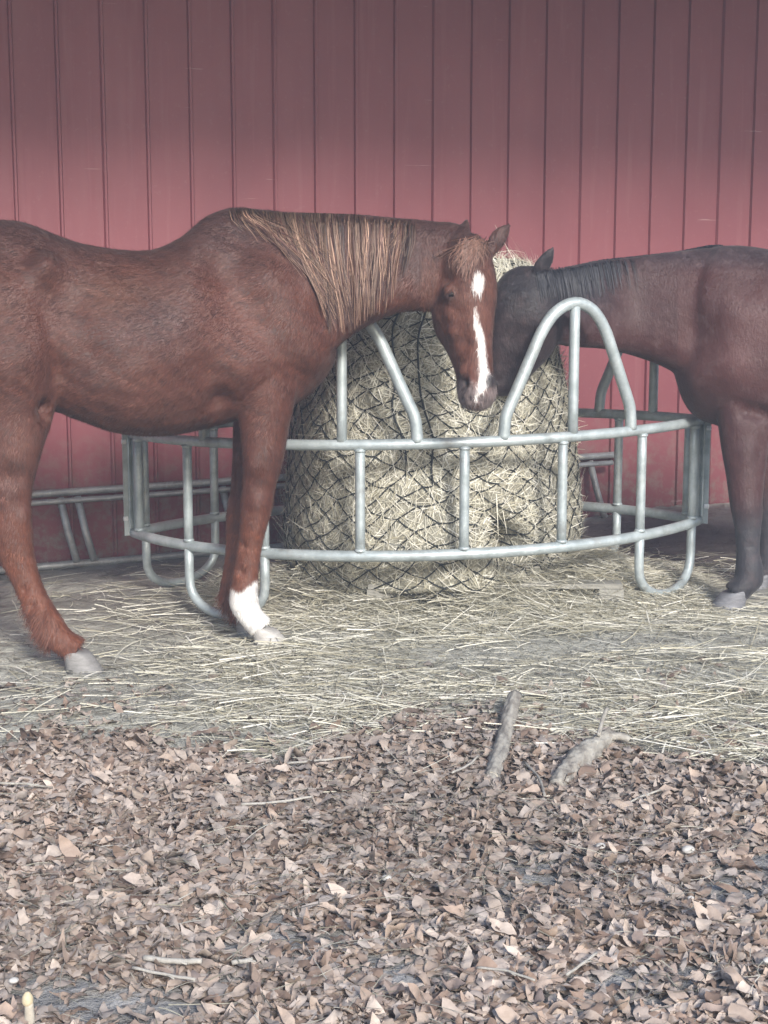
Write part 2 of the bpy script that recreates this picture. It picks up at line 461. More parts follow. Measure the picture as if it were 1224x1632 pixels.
# ------------------------------------------------------------------ hay feeder
FC, FR, FZB, FZT, TILT = np.array([.154, 7.087]), 1.422, .297, .735, .027
LENS = np.array([.132, 6.387])
feeder = empty('hay_feeder', (LENS[0], LENS[1], 0.))
tag(feeder, 'galvanised tube hay feeder with arched bars around the netted round bale', 'hay feeder')
def fpt(th, z, back=False, dr=0.):
    t = R(th)
    p = np.array([FC[0] + (FR + dr) * math.sin(t), FC[1] - (FR + dr) * math.cos(t)])
    if back: p = 2 * LENS - p
    return np.array([p[0], p[1], z + TILT * p[0]])
AX = -1.8
VERT = [AX + 16.39 * (i - 3.5) for i in range(8)]
TH0, TH1 = -62.3, 58.7
for back in (False, True):
    f = lambda th, z, dr=0.: fpt(th, z, back, dr)
    ths = np.linspace(TH0, TH1, 50)
    m_ = MB(); m_.tube([f(t, FZT) for t in ths], .0215); m_.build('top_rail', M_GALV, feeder)
    m_ = MB(); m_.tube([f(t, FZB) for t in ths], .0225); m_.build('bottom_rail', M_GALV, feeder)
    legs = {1: 2, 6: 7}
    for i, t in enumerate(VERT):
        m_ = MB(); m_.tube([f(t, z) for z in np.linspace(FZB + .014, FZT - .014, 5)], .0195); m_.tube([f(t, FZB + .019), f(t, FZB + .024), f(t, FZB + .030)], [.0225, .0235, .0200]); m_.tube([f(t, FZT - .029), f(t, FZT - .023), f(t, FZT - .018)], [.0200, .0235, .0225]); m_.build('upright', M_GALV, feeder)
    for i, j in legs.items():
        ta, tb = VERT[i], VERT[j]; tm, hw = (ta + tb) / 2, (tb - ta) / 2
        pts = [(ta, FZB - .012), (ta, .21)]
        for a in np.linspace(0, math.pi, 15):
            pts.append((tm - hw * math.cos(a), .17 - .145 * math.sin(a) ** .8))
        pts += [(tb, .21), (tb, FZB - .012)]
        m_ = MB(); m_.tube(np.array([f(t, z) for t, z in pts]), .0195); m_.build('leg', M_GALV, feeder)
    HA = .522
    for tc in (-50.3, -12.9, 24.5):
        pts = cr([(-1, 0.012), (-.985, .12), (-.955, .21), (-.82, .38), (-.63, .62), (-.48, .80), (-.28, .94), (0, 1), (.28, .94), (.48, .80), (.63, .62), (.82, .38), (.955, .21), (.985, .12), (1, .012)], 4)
        m_ = MB(); m_.tube([f(tc + 11.9 * u, FZT + HA * h) for u, h in pts], .0235); ao = m_.build('arch', M_GALV, feeder)
        m_ = MB(); m_.tube([f(tc, z) for z in np.linspace(FZT + .014, FZT + HA - .015, 6)], .0205); m_.build('arch_post', M_GALV, feeder)
    for t, sg in ((TH0, -1), (TH1, 1)):
        tt = R(t); tang = np.array([math.cos(tt), math.sin(tt), 0]) * (-1 if back else 1)
        rad = np.array([math.sin(tt), -math.cos(tt), 0]) * (-1 if back else 1)
        c = f(t, (FZT + FZB) / 2)
        m_ = MB(); m_.box(c + rad * .012 + tang * sg * .002, rad * .030, tang * .0035, np.array([0, 0, (FZT - FZB) / 2 + .012]))
        pl = m_.build('joint_plate', M_GALV, feeder, False)
        m_ = MB(); m_.box(c - tang * sg * .006 + rad * .0, rad * .004, tang * .030, np.array([0, 0, (FZT - FZB) / 2 - .02]))
        m_.build('joint_plate', M_GALV, feeder, False)
        for dz in (-.155, .185):
            b0 = c + rad * .03 + np.array([0, 0, dz]); m_ = MB()
            m_.tube([b0 - rad * .003, b0 + rad * .014], .011, 6)
            bo = m_.build('bolt', M_BOLT, None, False, origin=np.array(feeder.location)); bo.parent = pl; bo.location = (0, 0, 0)

# tube gate lying on its edge against the wall
p0 = wo + wdir * (-2.9) + wnor * .12
gate = empty('tube_panel', (p0[0], p0[1], float(gz(p0[0], p0[1]))))
tag(gate, 'low weathered tube panel propped along the foot of the red wall', 'gate panel')
def gp(s, h, off=0.):
    lean = .12 - .16 * h + off
    q = wo + wdir * s + wnor * max(lean, .045)
    return np.array([q[0], q[1], .027 * q[0] + .02 + h])
g0, g1 = -2.9, 1.32
for h, off, r in ((.0, 0, .019), (.355, .0, .0185), (.315, .02, .014)):
    m_ = MB(); m_.tube([gp(s, h, off) for s in np.linspace(g0, g1 if h < .33 else g1 + .06, 14)], r); m_.build('rail', M_GALV2, gate)
for s in (-2.78, -2.25, -2.20, -1.72, -1.635, -.9, -.82, -.05, .02, .62, 1.19):
    m_ = MB(); m_.tube([gp(s, .33, .0), gp(s + .03, .16, .01), gp(s + .065, .012, .02)], .0185); m_.build('upright', M_GALV2, gate)

# ------------------------------------------------------------------ pallet
pal = empty('pallet', (.45, 6.45, float(gz(.45, 6.45))))
tag(pal, 'weathered wooden pallet half buried in hay under the round bale', 'pallet')
pz = float(gz(.45, 5.95)) - .005
for k in range(7):
    y = 5.955 + .155 * k; m_ = MB()
    m_.box((.455 + .01 * math.sin(k * 2.1), y, pz + .118 + .001 * k), (.52, .012 * .3, 0), (0, .048, 0), (0, 0, .010)); m_.build('board', M_PALLET, pal, False)
for x in (-.02, .46, .93):
    for y in (5.97, 6.42, 6.88):
        m_ = MB(); m_.box((x, y, pz + .056), (.05, 0, 0), (0, .06, 0), (0, 0, .050)); m_.build('block', M_PALLET, pal, False)
for x in (-.02, .46, .93):
    m_ = MB(); m_.box((x, 6.42, pz + .0), (.045, 0, 0), (0, .5, 0), (0, 0, .006)); m_.build('bottom_board', M_PALLET, pal, False)

# ------------------------------------------------------------------ round bale under a net
BC = np.array([.205, 6.49]); NA, BZ0, BZ1 = 29, .12, 1.47
DZ = .088; NR = int((BZ1 - BZ0) / DZ * 2)
bale = empty('round_bale', (BC[0], BC[1], BZ0))
tag(bale, 'round hay bale standing on end under a black diamond net', 'hay bale')
def brad(th, z):
    h = (z - BZ0) / (BZ1 - BZ0)
    r = np.interp(h, [-.1, 0, .12, .3, .5, .7, .85, .94, 1.0, 1.03], [.58, .64, .665, .645, .595, .55, .515, .475, .39, .0])
    r = r + .018 * np.sin(3 * th + 1.2 + 2 * h) * (1 - h * .6) + .013 * np.sin(5 * th - 4 * h + .5) + .010 * np.sin(9 * h + 2 * th)
    r = r - .24 * np.exp(-((th - .43) / .085) ** 2 - ((z - .30) / .085) ** 2)
    r = r - .05 * np.exp(-((th - .32) / .10) ** 2 - ((z - .46) / .16) ** 2)
    r = r + .03 * np.exp(-((th + .55) / .35) ** 2 - ((z - .32) / .16) ** 2) + .035 * np.exp(-((th - .75) / .22) ** 2 - ((z - .42) / .17) ** 2)
    return r
def warp(th, z):
    return (th + .030 * np.sin(5.3 * z + 2 * th) + .020 * np.sin(11 * z - 3 * th) + .02 * np.sin(17 * z + 7 * th),
            z + .022 * np.sin(3 * th + 4 * z) + .012 * np.sin(9 * th + 3) + .010 * np.sin(14 * th + 9 * z))
def bsurf(th0, z0, off=0., pil=True):
    th, z = warp(th0, z0)
    u = th0 * NA / (2 * np.pi); v = (z0 - BZ0) / DZ
    w = (np.sin(np.pi * (u + v)) * np.sin(np.pi * (u - v))) ** 2
    r = brad(np.arctan2(np.sin(th0), np.cos(th0)), z) + off + (.009 * np.sqrt(w + 1e-9) if pil else 0)
    return np.stack([BC[0] + r * np.sin(th), BC[1] - r * np.cos(th), z], -1)
th_ = np.linspace(-np.pi, np.pi, NA * 8, endpoint=False); z_ = np.linspace(BZ0 - .01, BZ1 - .03, 124)
TT, Z2 = np.meshgrid(th_, z_)
BV = bsurf(TT, Z2).reshape(-1, 3); n_ = len(th_)
i_, j_ = np.meshgrid(np.arange(len(z_) - 1), np.arange(n_), indexing='ij')
BQ = np.stack([i_ * n_ + j_, i_ * n_ + (j_ + 1) % n_, (i_ + 1) * n_ + (j_ + 1) % n_, (i_ + 1) * n_ + j_], -1).reshape(-1, 4)
top0 = len(BV)
BV = np.vstack([BV, [[BC[0], BC[1], BZ1 - .01], [BC[0], BC[1], BZ0]]])
BT = [((len(z_) - 1) * n_ + j, (len(z_) - 1) * n_ + (j + 1) % n_, top0) for j in range(n_)] + [((j + 1) % n_, j, top0 + 1) for j in range(n_)]
bulk('hay_core', BV, [BQ, np.array(BT)], M_HAYCORE, bale)

def ribbons(base, d0, side, L, W, bend, k=4, taper=.3):
    """flat curved blades: base point, direction, side vector, length, width, bend vector; returns V, F"""
    n = len(base)
    t = np.linspace(0, 1, k + 1)
    c = base[:, None, :] + d0[:, None, :] * (L[:, None] * t)[..., None] + bend[:, None, :] * ((L[:, None] * t * t))[..., None]
    w = (W[:, None] * (1 - (1 - taper) * t) * .5)[..., None] * side[:, None, :]
    V = np.stack([c - w, c + w], 2).reshape(n, -1, 3)
    q = np.array([(2 * i, 2 * i + 1, 2 * i + 3, 2 * i + 2) for i in range(k)])
    F = (q[None] + (np.arange(n) * 2 * (k + 1))[:, None, None]).reshape(-1, 4)
    return V.reshape(-1, 3), F, 2 * (k + 1)

HAYC = np.array([(.61, .585, .485), (.50, .48, .385), (.70, .68, .60), (.42, .395, .30), (.56, .545, .46), (.35, .325, .24)])
def haycol(n, k, br=1.):
    c = HAYC[rng.integers(0, len(HAYC), n)] * np.minimum(rng.uniform(.75, 1.15, (n, 1)) * br * 1.22, 1.25)
    return np.repeat(c, k, 0)

# hay stalks lying on the bale's face
n = 25000
th0 = rng.uniform(-2.2, 2.2, n); z0 = BZ0 + (BZ1 - BZ0 - .03) * rng.uniform(0, 1, n)
p = bsurf(th0, z0, -.002); e = 1e-3
dt = unit(bsurf(th0 + e, z0) - bsurf(th0 - e, z0)); dz = unit(bsurf(th0, z0 + e) - bsurf(th0, z0 - e)); nn = unit(np.cross(dt, dz))
nn *= np.sign((nn[:, 0] * np.sin(th0) - nn[:, 1] * np.cos(th0)))[:, None]
ang = rng.normal(0, 1, n) * .75 + np.where(rng.random(n) < .6, 1.3, .2) + .5 * np.sin(th0 * 5 + z0 * 6)
d0 = unit(np.cos(ang)[:, None] * dt + np.sin(ang)[:, None] * dz + nn * rng.uniform(-.02, .13, n)[:, None])
sd = unit(np.cross(d0, nn)); L = rng.uniform(.03, .11, n) * np.where(rng.random(n) < .06, 1.9, 1)
V, F, kk = ribbons(p + nn * .003, d0, sd, L, rng.uniform(.002, .0052, n), nn * rng.uniform(-.35, .12, n)[:, None], 3)
tag(bulk('hay_stalks', V, F, M_HAY, bale, False, haycol(n, kk, 1.12)), kind='stuff')
# a ragged tuft on top of the bale
n = 2600
a = rng.uniform(0, 2 * np.pi, n); r = .47 * np.sqrt(rng.random(n))
p = np.stack([BC[0] + r * np.cos(a), BC[1] + r * np.sin(a), BZ1 - .02 - .12 * (r / .47) ** 3 + rng.uniform(-.03, .05, n)], 1)
d0 = unit(np.stack([rng.normal(0, 1, n), rng.normal(0, 1, n), rng.uniform(-.15, .7, n)], 1)); sd = unit(np.cross(d0, rng.normal(0, 1, (n, 3))))
V, F, kk = ribbons(p, d0, sd, rng.uniform(.05, .17, n), rng.uniform(.002, .0045, n), np.tile([0, 0, -.35], (n, 1)), 4)
tag(bulk('top_tuft', V, F, M_HAY, bale, False, haycol(n, kk)), kind='stuff')

# the net
net = MB()
def net_node(i, j):
    jt = .007 * math.sin(i * 12.9 + j * 78.2) + .006 * math.sin(i * 3.7 - j * 5.1); jz = .012 * math.sin(i * 7.7 + j * 4.3)
    return 2 * np.pi * (i + .5 * (j % 2)) / NA + jt * .7, BZ0 + j * DZ / 2 + jz * .6
segs = []
for j in range(-1, NR):
    for i in range(NA):
        a0 = net_node(i, j)
        for sgn in (0, 1):
            i2 = i + sgn if j % 2 else i + sgn - 1
            b0 = net_node(i2 % NA, j + 1)
            d = b0[0] - a0[0]
            d = (d + np.pi) % (2 * np.pi) - np.pi
            segs.append((a0[0], a0[1], a0[0] + d, b0[1]))
segs = np.array(segs); t = np.linspace(0, 1, 5)
tA = segs[:, 0:1] + (segs[:, 2:3] - segs[:, 0:1]) * t; zA = segs[:, 1:2] + (segs[:, 3:4] - segs[:, 1:2]) * t - .006 * np.sin(np.pi * t)
zA = np.minimum(zA, BZ1 - .025)
C = bsurf(tA, zA, .010, False)
for c in C: net.tube(c, .0028, 5, False)
net.build('net', M_NET, bale)
# the draw rope hanging down the face
m_ = MB()
for t0, sw in ((-.28, .10), (-.12, .16)):
    zz = np.linspace(1.30, .55, 26); m_.tube(bsurf(t0 + sw * (1.3 - zz) + .02 * np.sin(zz * 20), zz, .017), .0042, 6)
m_.build('draw_rope', M_NET, bale)

# ------------------------------------------------------------------ horses
def smooth(V, E, it, lam=.5, mu=-.52):
    deg = np.bincount(E.ravel(), minlength=len(V)).astype(float)[:, None]
    for k in range(it):
        for f in (lam, mu):
            s = np.stack([np.bincount(E[:, 0], V[E[:, 1], a], len(V)) + np.bincount(E[:, 1], V[E[:, 0], a], len(V)) for a in range(3)], 1)
            V = V + f * (s / np.maximum(deg, 1) - V)
    return V

def fuse(mb, voxel):
    o = mb.build('tmp', None)
    md = o.modifiers.new('r', 'REMESH'); md.mode = 'VOXEL'; md.voxel_size = voxel
    dg = bpy.context.evaluated_depsgraph_get()
    me = bpy.data.meshes.new_from_object(o.evaluated_get(dg))
    V = np.zeros(len(me.vertices) * 3); me.vertices.foreach_get('co', V); V = V.reshape(-1, 3)
    E = np.zeros(len(me.edges) * 2, np.int32); me.edges.foreach_get('vertices', E); E = E.reshape(-1, 2)
    F = np.array([tuple(p.vertices) if len(p.vertices) == 4 else tuple(p.vertices) + (p.vertices[-1],) for p in me.polygons], np.int32)
    old = o.data; bpy.data.objects.remove(o); bpy.data.meshes.remove(old); bpy.data.meshes.remove(me)
    tri = F[:, 2] == F[:, 3]
    return V, E, F[~tri], F[tri][:, :3]

def normals(V, Q):
    n = np.zeros_like(V)
    fn = np.cross(V[Q[:, 2]] - V[Q[:, 0]], V[Q[:, 3]] - V[Q[:, 1]])
    for k in range(4):
        for a in range(3): n[:, a] += np.bincount(Q[:, k], fn[:, a], len(V))
    return unit(n)

def sec(C, A, B, e=2.2, egg=0.): return np.concatenate([C, A, B, [e, egg]])

def body_sections(rows, Yf, wdirv=(0, 1, 0)):
    out = []
    for x, yt, yb, w, egg in rows:
        Y = Yf(x); a, b = P(x, yt, Y), P(x, yb, Y)
        out.append(sec((a + b) / 2, np.array(wdirv) * w, (a - b) / 2, 2.25, egg))
    return out

def limb(mb, rows, n=20):
    """rows: px x, px y, Y, half width along the image, half width across"""
    C = np.array([P(x, y, Y) for x, y, Y, _, _ in rows]); t = unit(np.gradient(C, axis=0)); out = []
    for c, tt, r in zip(C, t, rows):
        a = unit(np.cross(tt, [0, 1, 0])); b = np.cross(a, tt)
        out.append(sec(c, a * r[3], b * r[4], 2.1))
    loft(mb, out, n, 4)

def hoof(name, cx, cy, Y, toe, mat, parent, lx=.062, ly=.058, h=.075, up=None):
    """toe: +1 the toe points to +x; the sole rests on the ground below the coronet pixel"""
    c = P(cx, cy, Y); g = float(gz(c[0] + toe * .03, Y))
    m = MB(); rows = []
    for k, (t, s) in enumerate([(0, .80), (.12, .86), (.5, .93), (1, 1.06)]):
        z = c[2] + (g - .006 - c[2]) * t
        cx_ = c[0] + toe * (.035 * t)
        rows.append(sec(np.array([cx_, Y, z]), np.array([lx * s, 0, toe * -.014 * (1 - t)]), np.array([0, ly * s, 0]), 2.2))
    loft(m, rows, 22, 3)
    return m.build(name, mat, parent)

def scatter_hair(V, Q, N, flow, n, mask, ln, wd, colr, lift=.35):
    """short hairs on a body: returns V, F, colours"""
    ar = np.linalg.norm(np.cross(V[Q[:, 2]] - V[Q[:, 0]], V[Q[:, 3]] - V[Q[:, 1]]), axis=1) * mask[Q].mean(1)
    q = rng.choice(len(Q), n, p=ar / ar.sum()); w = rng.dirichlet((1, 1, 1, 1), n)
    p = (V[Q[q]] * w[..., None]).sum(1); nn = unit(N[Q[q]].sum(1)); fl = flow[Q[q, 0]]
    fl = fl + rng.normal(0, .22, (n, 3))
    d = unit(fl - nn * (fl * nn).sum(1, keepdims=True)); d2 = unit(d + nn * lift * rng.uniform(.4, 1.4, (n, 1)))
    sd = unit(np.cross(d, nn)); L = ln * rng.uniform(.5, 1.3, n); W = wd * rng.uniform(.6, 1.3, n)
    A = p - sd * W[:, None] / 2 - nn * .001; B = p + sd * W[:, None] / 2 - nn * .001; Ct = p + d2 * L[:, None]
    HV = np.stack([A, B, Ct], 1).reshape(-1, 3)
    al = (p * unit(flow[Q[q, 0]])).sum(1); ac = p @ np.array([.35, .5, .8])
    st = np.sin(ac * 150 + 3 * np.sin(al * 31) + 2 * np.sin(p[:, 0] * 47)) * .5 + np.sin(ac * 67 - al * 23 + 2 * np.sin(p[:, 2] * 29 + p[:, 0] * 13)) * .5
    c = colr[Q[q, 0]] * rng.uniform(.7, 1.35, (n, 1)) * (1 + .42 * st)[:, None]
    return HV, np.arange(3 * n).reshape(-1, 3), np.repeat(c, 3, 0)

def bumps(V, N, lst):
    for c, r, a in lst:
        d = ((V - c) ** 2).sum(1); V = V + N * (a * np.exp(-d / (r * r)))[:, None]
    return V

def lock_ribbons(paths, W, taper=.25):
    """paths (n, k, 3) hair locks; flat blades facing their own random side"""
    n, k, _ = paths.shape
    t = np.linspace(0, 1, k); tan = unit(np.gradient(paths, axis=1))
    sd = unit(np.cross(tan, np.array([0, 1., 0]) + rng.normal(0, .35, (n, 1, 3))))
    w = (W[:, None] * (1 - (1 - taper) * t ** 1.5) * .5)[..., None] * sd
    V = np.stack([paths - w, paths + w], 2).reshape(-1, 3)
    q = np.array([(2 * i, 2 * i + 1, 2 * i + 3, 2 * i + 2) for i in range(k - 1)])
    return V, (q[None] + (np.arange(n) * 2 * k)[:, None, None]).reshape(-1, 4), 2 * k

# ---- chestnut
def build_chestnut():
    root_p = P(230, 1040, 5.45); root = empty('horse', (root_p[0], root_p[1], float(gz(root_p[0], 5.45))))
    tag(root, 'chestnut horse with white blaze and one white front sock, head turned to us', 'horse', 'horses at the hay feeder')
    Ym = lambda x: 5.37 + .19 * np.clip((x + 60) / 460, 0, 1.05)
    mb = MB()
    rows = [(-158, 500, 545, .05, 0), (-140, 430, 610, .14, 0), (-100, 385, 668, .22, 0), (-50, 360, 690, .265, .05), (0, 351, 690, .275, .02), (40, 355, 672, .27, -.02),
            (85, 373, 655, .265, -.06), (130, 388, 668, .285, -.1), (190, 398, 688, .30, -.12), (245, 398, 693, .305, -.14), (290, 378, 690, .29, -.16), (330, 345, 682, .265, -.22),
            (370, 331, 672, .24, -.28), (410, 333, 665, .225, -.25), (450, 338, 655, .205, -.2), (490, 350, 632, .17, -.1), (517, 400, 604, .12, 0), (533, 470, 578, .06, 0)]
    loft(mb, body_sections(rows, Ym), 32, 4)
    # neck
    nk = [(400, 336, 640, 5.56, .19, -.25), (460, 338, 612, 5.55, .165, -.28), (515, 340, 572, 5.53, .13, -.3), (560, 341, 540, 5.52, .108, -.32), (605, 345, 514, 5.51, .096, -.3),
          (650, 349, 497, 5.50, .09, -.25), (690, 353, 496, 5.50, .090, -.15), (722, 356, 490, 5.49, .085, -.1), (744, 372, 460, 5.46, .06, 0)]
    rowsN = []
    for x, yt, yb, Y, w, egg in nk:
        a, b = P(x + 6, yt, Y), P(x - 8, yb, Y); rowsN.append(sec((a + b) / 2, np.array([0.05, 1, 0]) * w, (a - b) / 2, 2.2, egg))
    loft(mb, rowsN, 28, 4)
    # head
    Fh = np.array([.42, -.907, 0.]); Dn = unit(np.array([0, 0, -1.]) + .13 * Fh); Nf = unit(Fh - Dn * (Fh @ Dn)); Lt = unit(np.cross(Dn, Nf)); 
    if Lt[0] < 0: Lt = -Lt
    O = P(761, 386, 5.375); HL = .585
    hs = [(-.07, .040, -.045, .10, 2), (-.03, .062, -.020, .15, 2.1), (.05, .080, .0, .19, 2.2), (.14, .090, .010, .21, 2.3), (.24, .098, .014, .235, 2.4), (.33, .099, .011, .25, 2.4),
          (.43, .092, .006, .272, 2.3), (.53, .082, .002, .258, 2.3), (.63, .070, .0, .215, 2.4), (.73, .062, .001, .172, 2.5), (.81, .060, .003, .150, 2.5), (.88, .067, .008, .142, 2.4),
          (.94, .067, .004, .132, 2.3), (.985, .057, -.012, .11, 2.2), (1.02, .034, -.035, .06, 2)]
    rowsH = []
    for t, w, fo, db, e in hs:
        w *= 1.11 if .05 <= t <= .6 else 1.03
        front = O + Dn * HL * t + Nf * fo
        rowsH.append(sec(front - Nf * db / 2, Lt * w, Nf * db / 2, e, .0 if t > .6 else -.08))
    loft(mb, rowsH, 28, 4)
    # lips / chin
    limb_c = O + Dn * HL * .965 - Nf * .075
    loft(mb, [sec(limb_c + Dn * d, Lt * w, Nf * w2, 2.2) for d, w, w2 in ((-.06, .036, .045), (-.02, .041, .045), (.02, .035, .035), (.036, .016, .015))], 18, 3)
    # legs
    limb(mb, [(432, 560, 5.45, .13, .07), (425, 620, 5.44, .115, .085), (421, 680, 5.44, .092, .082), (419, 730, 5.44, .077, .068), (412, 775, 5.45, .063, .056), (409, 802, 5.45, .062, .055), (405, 830, 5.45, .054, .048),
              (399, 865, 5.46, .046, .038), (393, 905, 5.46, .047, .037), (389, 938, 5.46, .053, .042), (389, 962, 5.46, .056, .046), (401, 984, 5.46, .047, .042), (412, 996, 5.46, .049, .047), (416, 1001, 5.46, .049, .047)])
    limb(mb, [(425, 590, 5.66, .12, .07), (415, 660, 5.67, .105, .08), (404, 730, 5.68, .082, .065), (394, 785, 5.69, .066, .054), (389, 805, 5.69, .064, .053), (382, 835, 5.69, .056, .045),
              (379, 875, 5.69, .048, .036), (374, 915, 5.69, .048, .036), (371, 940, 5.69, .052, .042), (371, 955, 5.69, .052, .043), (380, 972, 5.69, .043, .04), (388, 982, 5.69, .046, .045), (391, 986, 5.69, .046, .045)])
    limb(mb, [(10, 500, 5.24, .20, .09), (20, 580, 5.22, .19, .115), (22, 640, 5.215, .155, .105), (18, 700, 5.21, .118, .09), (14, 755, 5.21, .094, .07), (12, 800, 5.22, .083, .06), (14, 840, 5.22, .085, .057), (23, 875, 5.225, .070, .05),
              (36, 910, 5.23, .055, .042), (50, 945, 5.23, .050, .040), (66, 977, 5.23, .053, .042), (80, 1002, 5.23, .058, .048), (98, 1020, 5.23, .048, .044), (116, 1032, 5.23, .050, .050), (123, 1037, 5.23, .05, .05)])
    limb(mb, [(-70, 520, 5.52, .18, .09), (-85, 620, 5.53, .16, .10), (-105, 700, 5.53, .12, .085), (-135, 790, 5.53, .08, .06), (-146, 825, 5.53, .08, .055), (-143, 860, 5.53, .062, .047), (-138, 910, 5.53, .048, .04),
              (-133, 955, 5.53, .05, .04), (-128, 980, 5.53, .054, .046), (-114, 998, 5.53, .046, .042), (-104, 1009, 5.53, .05, .048)])
    # ears
    def ear(base, tip, face, r):
        ax = unit(tip - base); L = np.linalg.norm(tip - base); s = unit(np.cross(ax, face)); n_ = np.cross(s, ax)
        loft(mb, [sec(base + ax * L * t + n_ * o, s * r * w, n_ * r * d, 2.) for t, w, d, o in ((-.15, .7, .6, 0), (.1, .85, .6, 0), (.35, 1., .55, -.003), (.6, .85, .42, -.004), (.82, .52, .3, -.002), (1., .14, .14, 0))], 16, 4)
    ear(P(783, 396, 5.43), P(813, 356, 5.43), np.array([.5, -.8, .1]), .034)
    ear(P(731, 382, 5.43), P(744, 350, 5.50), np.array([-.6, -.5, .3]), .033)
    V, E, Q, T = fuse(mb, .0085)
    V = smooth(V, E, 10)
    N = normals(V, Q)
    bv = BVHTree.FromPolygons([Vector(v) for v in V], [tuple(q) for q in Q])
    def hit(x, y):
        o = Vector((0, 0, CAMH)); d = (Vector(P(x, y, 5.)) - o).normalized(); h = bv.ray_cast(o, d)
        return np.array(h[0]) if h[0] is not None else P(x, y, 5.3)
    L_ = [(hit(300, 470), .16, .012), (hit(420, 440), .07, .014), (hit(350, 430), .07, -.016), (hit(470, 520), .08, .014), (hit(520, 500), .06, -.014), (hit(250, 470), .12, -.012), (hit(130, 560), .10, -.012), (hit(20, 420), .09, -.012), (hit(72, 430), .05, .026), (hit(60, 445), .13, .012), (hit(105, 480), .11, -.022), (hit(92, 600), .09, -.018), (hit(200, 560), .22, .012), (hit(450, 470), .10, .016), (hit(500, 560), .09, .022),
          (hit(365, 480), .12, -.010), (hit(400, 590), .10, .016), (hit(350, 640), .05, -.02), (hit(335, 600), .07, -.008), (hit(385, 380), .07, -.008), (hit(545, 430), .12, -.01), (hit(600, 480), .05, .010),
          (hit(30, 560), .13, .014), (hit(5, 470), .12, .010), (hit(78, 655), .04, -.03), (hit(385, 720), .025, -.012), (hit(402, 735), .04, .008), (hit(410, 800), .03, .007), (hit(387, 870), .016, -.007), (hit(385, 910), .016, -.007),
          (hit(40, 820), .03, .008), (hit(15, 760), .04, -.01), (hit(38, 940), .014, -.008), (hit(52, 965), .014, -.008), (hit(470, 600), .05, -.008),
          (hit(716, 466), .026, .012), (hit(712, 446), .03, -.007), (hit(716, 500), .028, .006), (hit(722, 530), .024, .007), (hit(740, 545), .03, -.008), (hit(735, 500), .03, -.004), (hit(697, 500), .04, .006),
          (hit(738, 588), .018, .006), (hit(739, 609), .015, -.026), (hit(738, 594), .010, .009), (hit(752, 611), .009, .008), (hit(727, 608), .010, .006), (hit(779, 602), .013, .006), (hit(735, 634), .010, -.006), (hit(750, 636), .010, -.006), (hit(765, 635), .010, -.006), (hit(716, 459), .014, .007)]
    for i in range(9):
        L_.append((hit(150 + i * 22, 560 + 30 * math.sin(i)), .028, -.0035))
    V = bumps(V, N, [(c_, r_, a_ * 1.9) for c_, r_, a_ in L_])
    V = smooth(V, E, 1)
    N = normals(V, Q)
    # coat colours: markings, with light and shade on the body painted in
    px, py = proj(V)
    t = (V - O) @ Dn / HL; lat = (V - O) @ Lt; fr = (V - O) @ Nf
    ishead = (t > -.08) & (px > 672) & (V[:, 1] < 5.62)
    base = np.array([.094, .031, .019]); colr = np.tile(base, (len(V), 1))
    def blend(mask, c):
        colr[:] = colr * (1 - mask[:, None]) + np.array(c) * mask[:, None]
    sstep = lambda a, b, x: np.clip((x - a) / (b - a), 0, 1) ** 2 * (3 - 2 * np.clip((x - a) / (b - a), 0, 1))
    z = V[:, 2]
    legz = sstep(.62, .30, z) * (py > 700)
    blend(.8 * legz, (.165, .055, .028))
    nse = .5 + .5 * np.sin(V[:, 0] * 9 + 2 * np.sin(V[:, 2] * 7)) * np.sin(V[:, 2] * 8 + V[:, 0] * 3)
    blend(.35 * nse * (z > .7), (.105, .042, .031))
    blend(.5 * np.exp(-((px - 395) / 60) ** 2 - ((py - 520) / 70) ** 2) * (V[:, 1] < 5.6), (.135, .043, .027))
    blend(.55 * sstep(1.30, 1.58, z), (.040, .026, .028))  # back darkened in the colour, as shaded from overhead
    blend(.5 * np.exp(-((px - 250) / 70) ** 2 - ((py - 510) / 50) ** 2), (.055, .032, .032))  # dark patch on the barrel, shading put into the coat
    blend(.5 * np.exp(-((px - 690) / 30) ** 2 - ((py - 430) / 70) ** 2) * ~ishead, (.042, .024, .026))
    blend(.45 * np.exp(-((px - 230) / 110) ** 2 - ((py - 640) / 35) ** 2), (.145, .066, .052))  # lit lower belly painted paler
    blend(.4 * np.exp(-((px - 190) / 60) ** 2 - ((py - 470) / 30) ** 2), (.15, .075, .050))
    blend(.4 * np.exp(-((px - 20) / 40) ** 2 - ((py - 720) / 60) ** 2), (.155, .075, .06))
    # sock on the near fore
    near = (V[:, 1] < 5.565) & (px > 355) & (px < 470)
    jag = 935 + 14 * np.sin((px - 360) * .09) + (px - 370) * .30 * (px > 370) - 8
    blend(near * sstep(-3, 5, py - jag), (.78, .765, .73)); blend(near * (py > jag) * .5 * sstep(.1, .9, .5 + .5 * np.sin(V[:, 2] * 90 + 3 * np.sin(V[:, 0] * 70))) * sstep(985, 1008, py), (.45, .41, .36)); blend(near * (py > jag + 6) * .45 * sstep(378, 364, px), (.42, .36, .31)); sock = near * (py > jag - 4)
    # face: star, strip and snip down the nose, grey muzzle, dark nostrils
    front = ishead & (N @ Nf > .15)
    st = np.hypot((px - 763) / 8.5, (py - 450) / 17.5 + .12 * np.sin(px * .4))
    blend(front * sstep(1.25, .8, st), (.80, .76, .73))
    cx = np.interp(py, [495, 515, 540, 575, 600, 615, 632], [758, 760, 767, 770, 774, 771, 759]); hw = np.interp(py, [492, 500, 525, 545, 580, 597, 612, 622, 634], [.1, 1.6, 5, 4.6, 5.4, 8, 10, 5, 2])
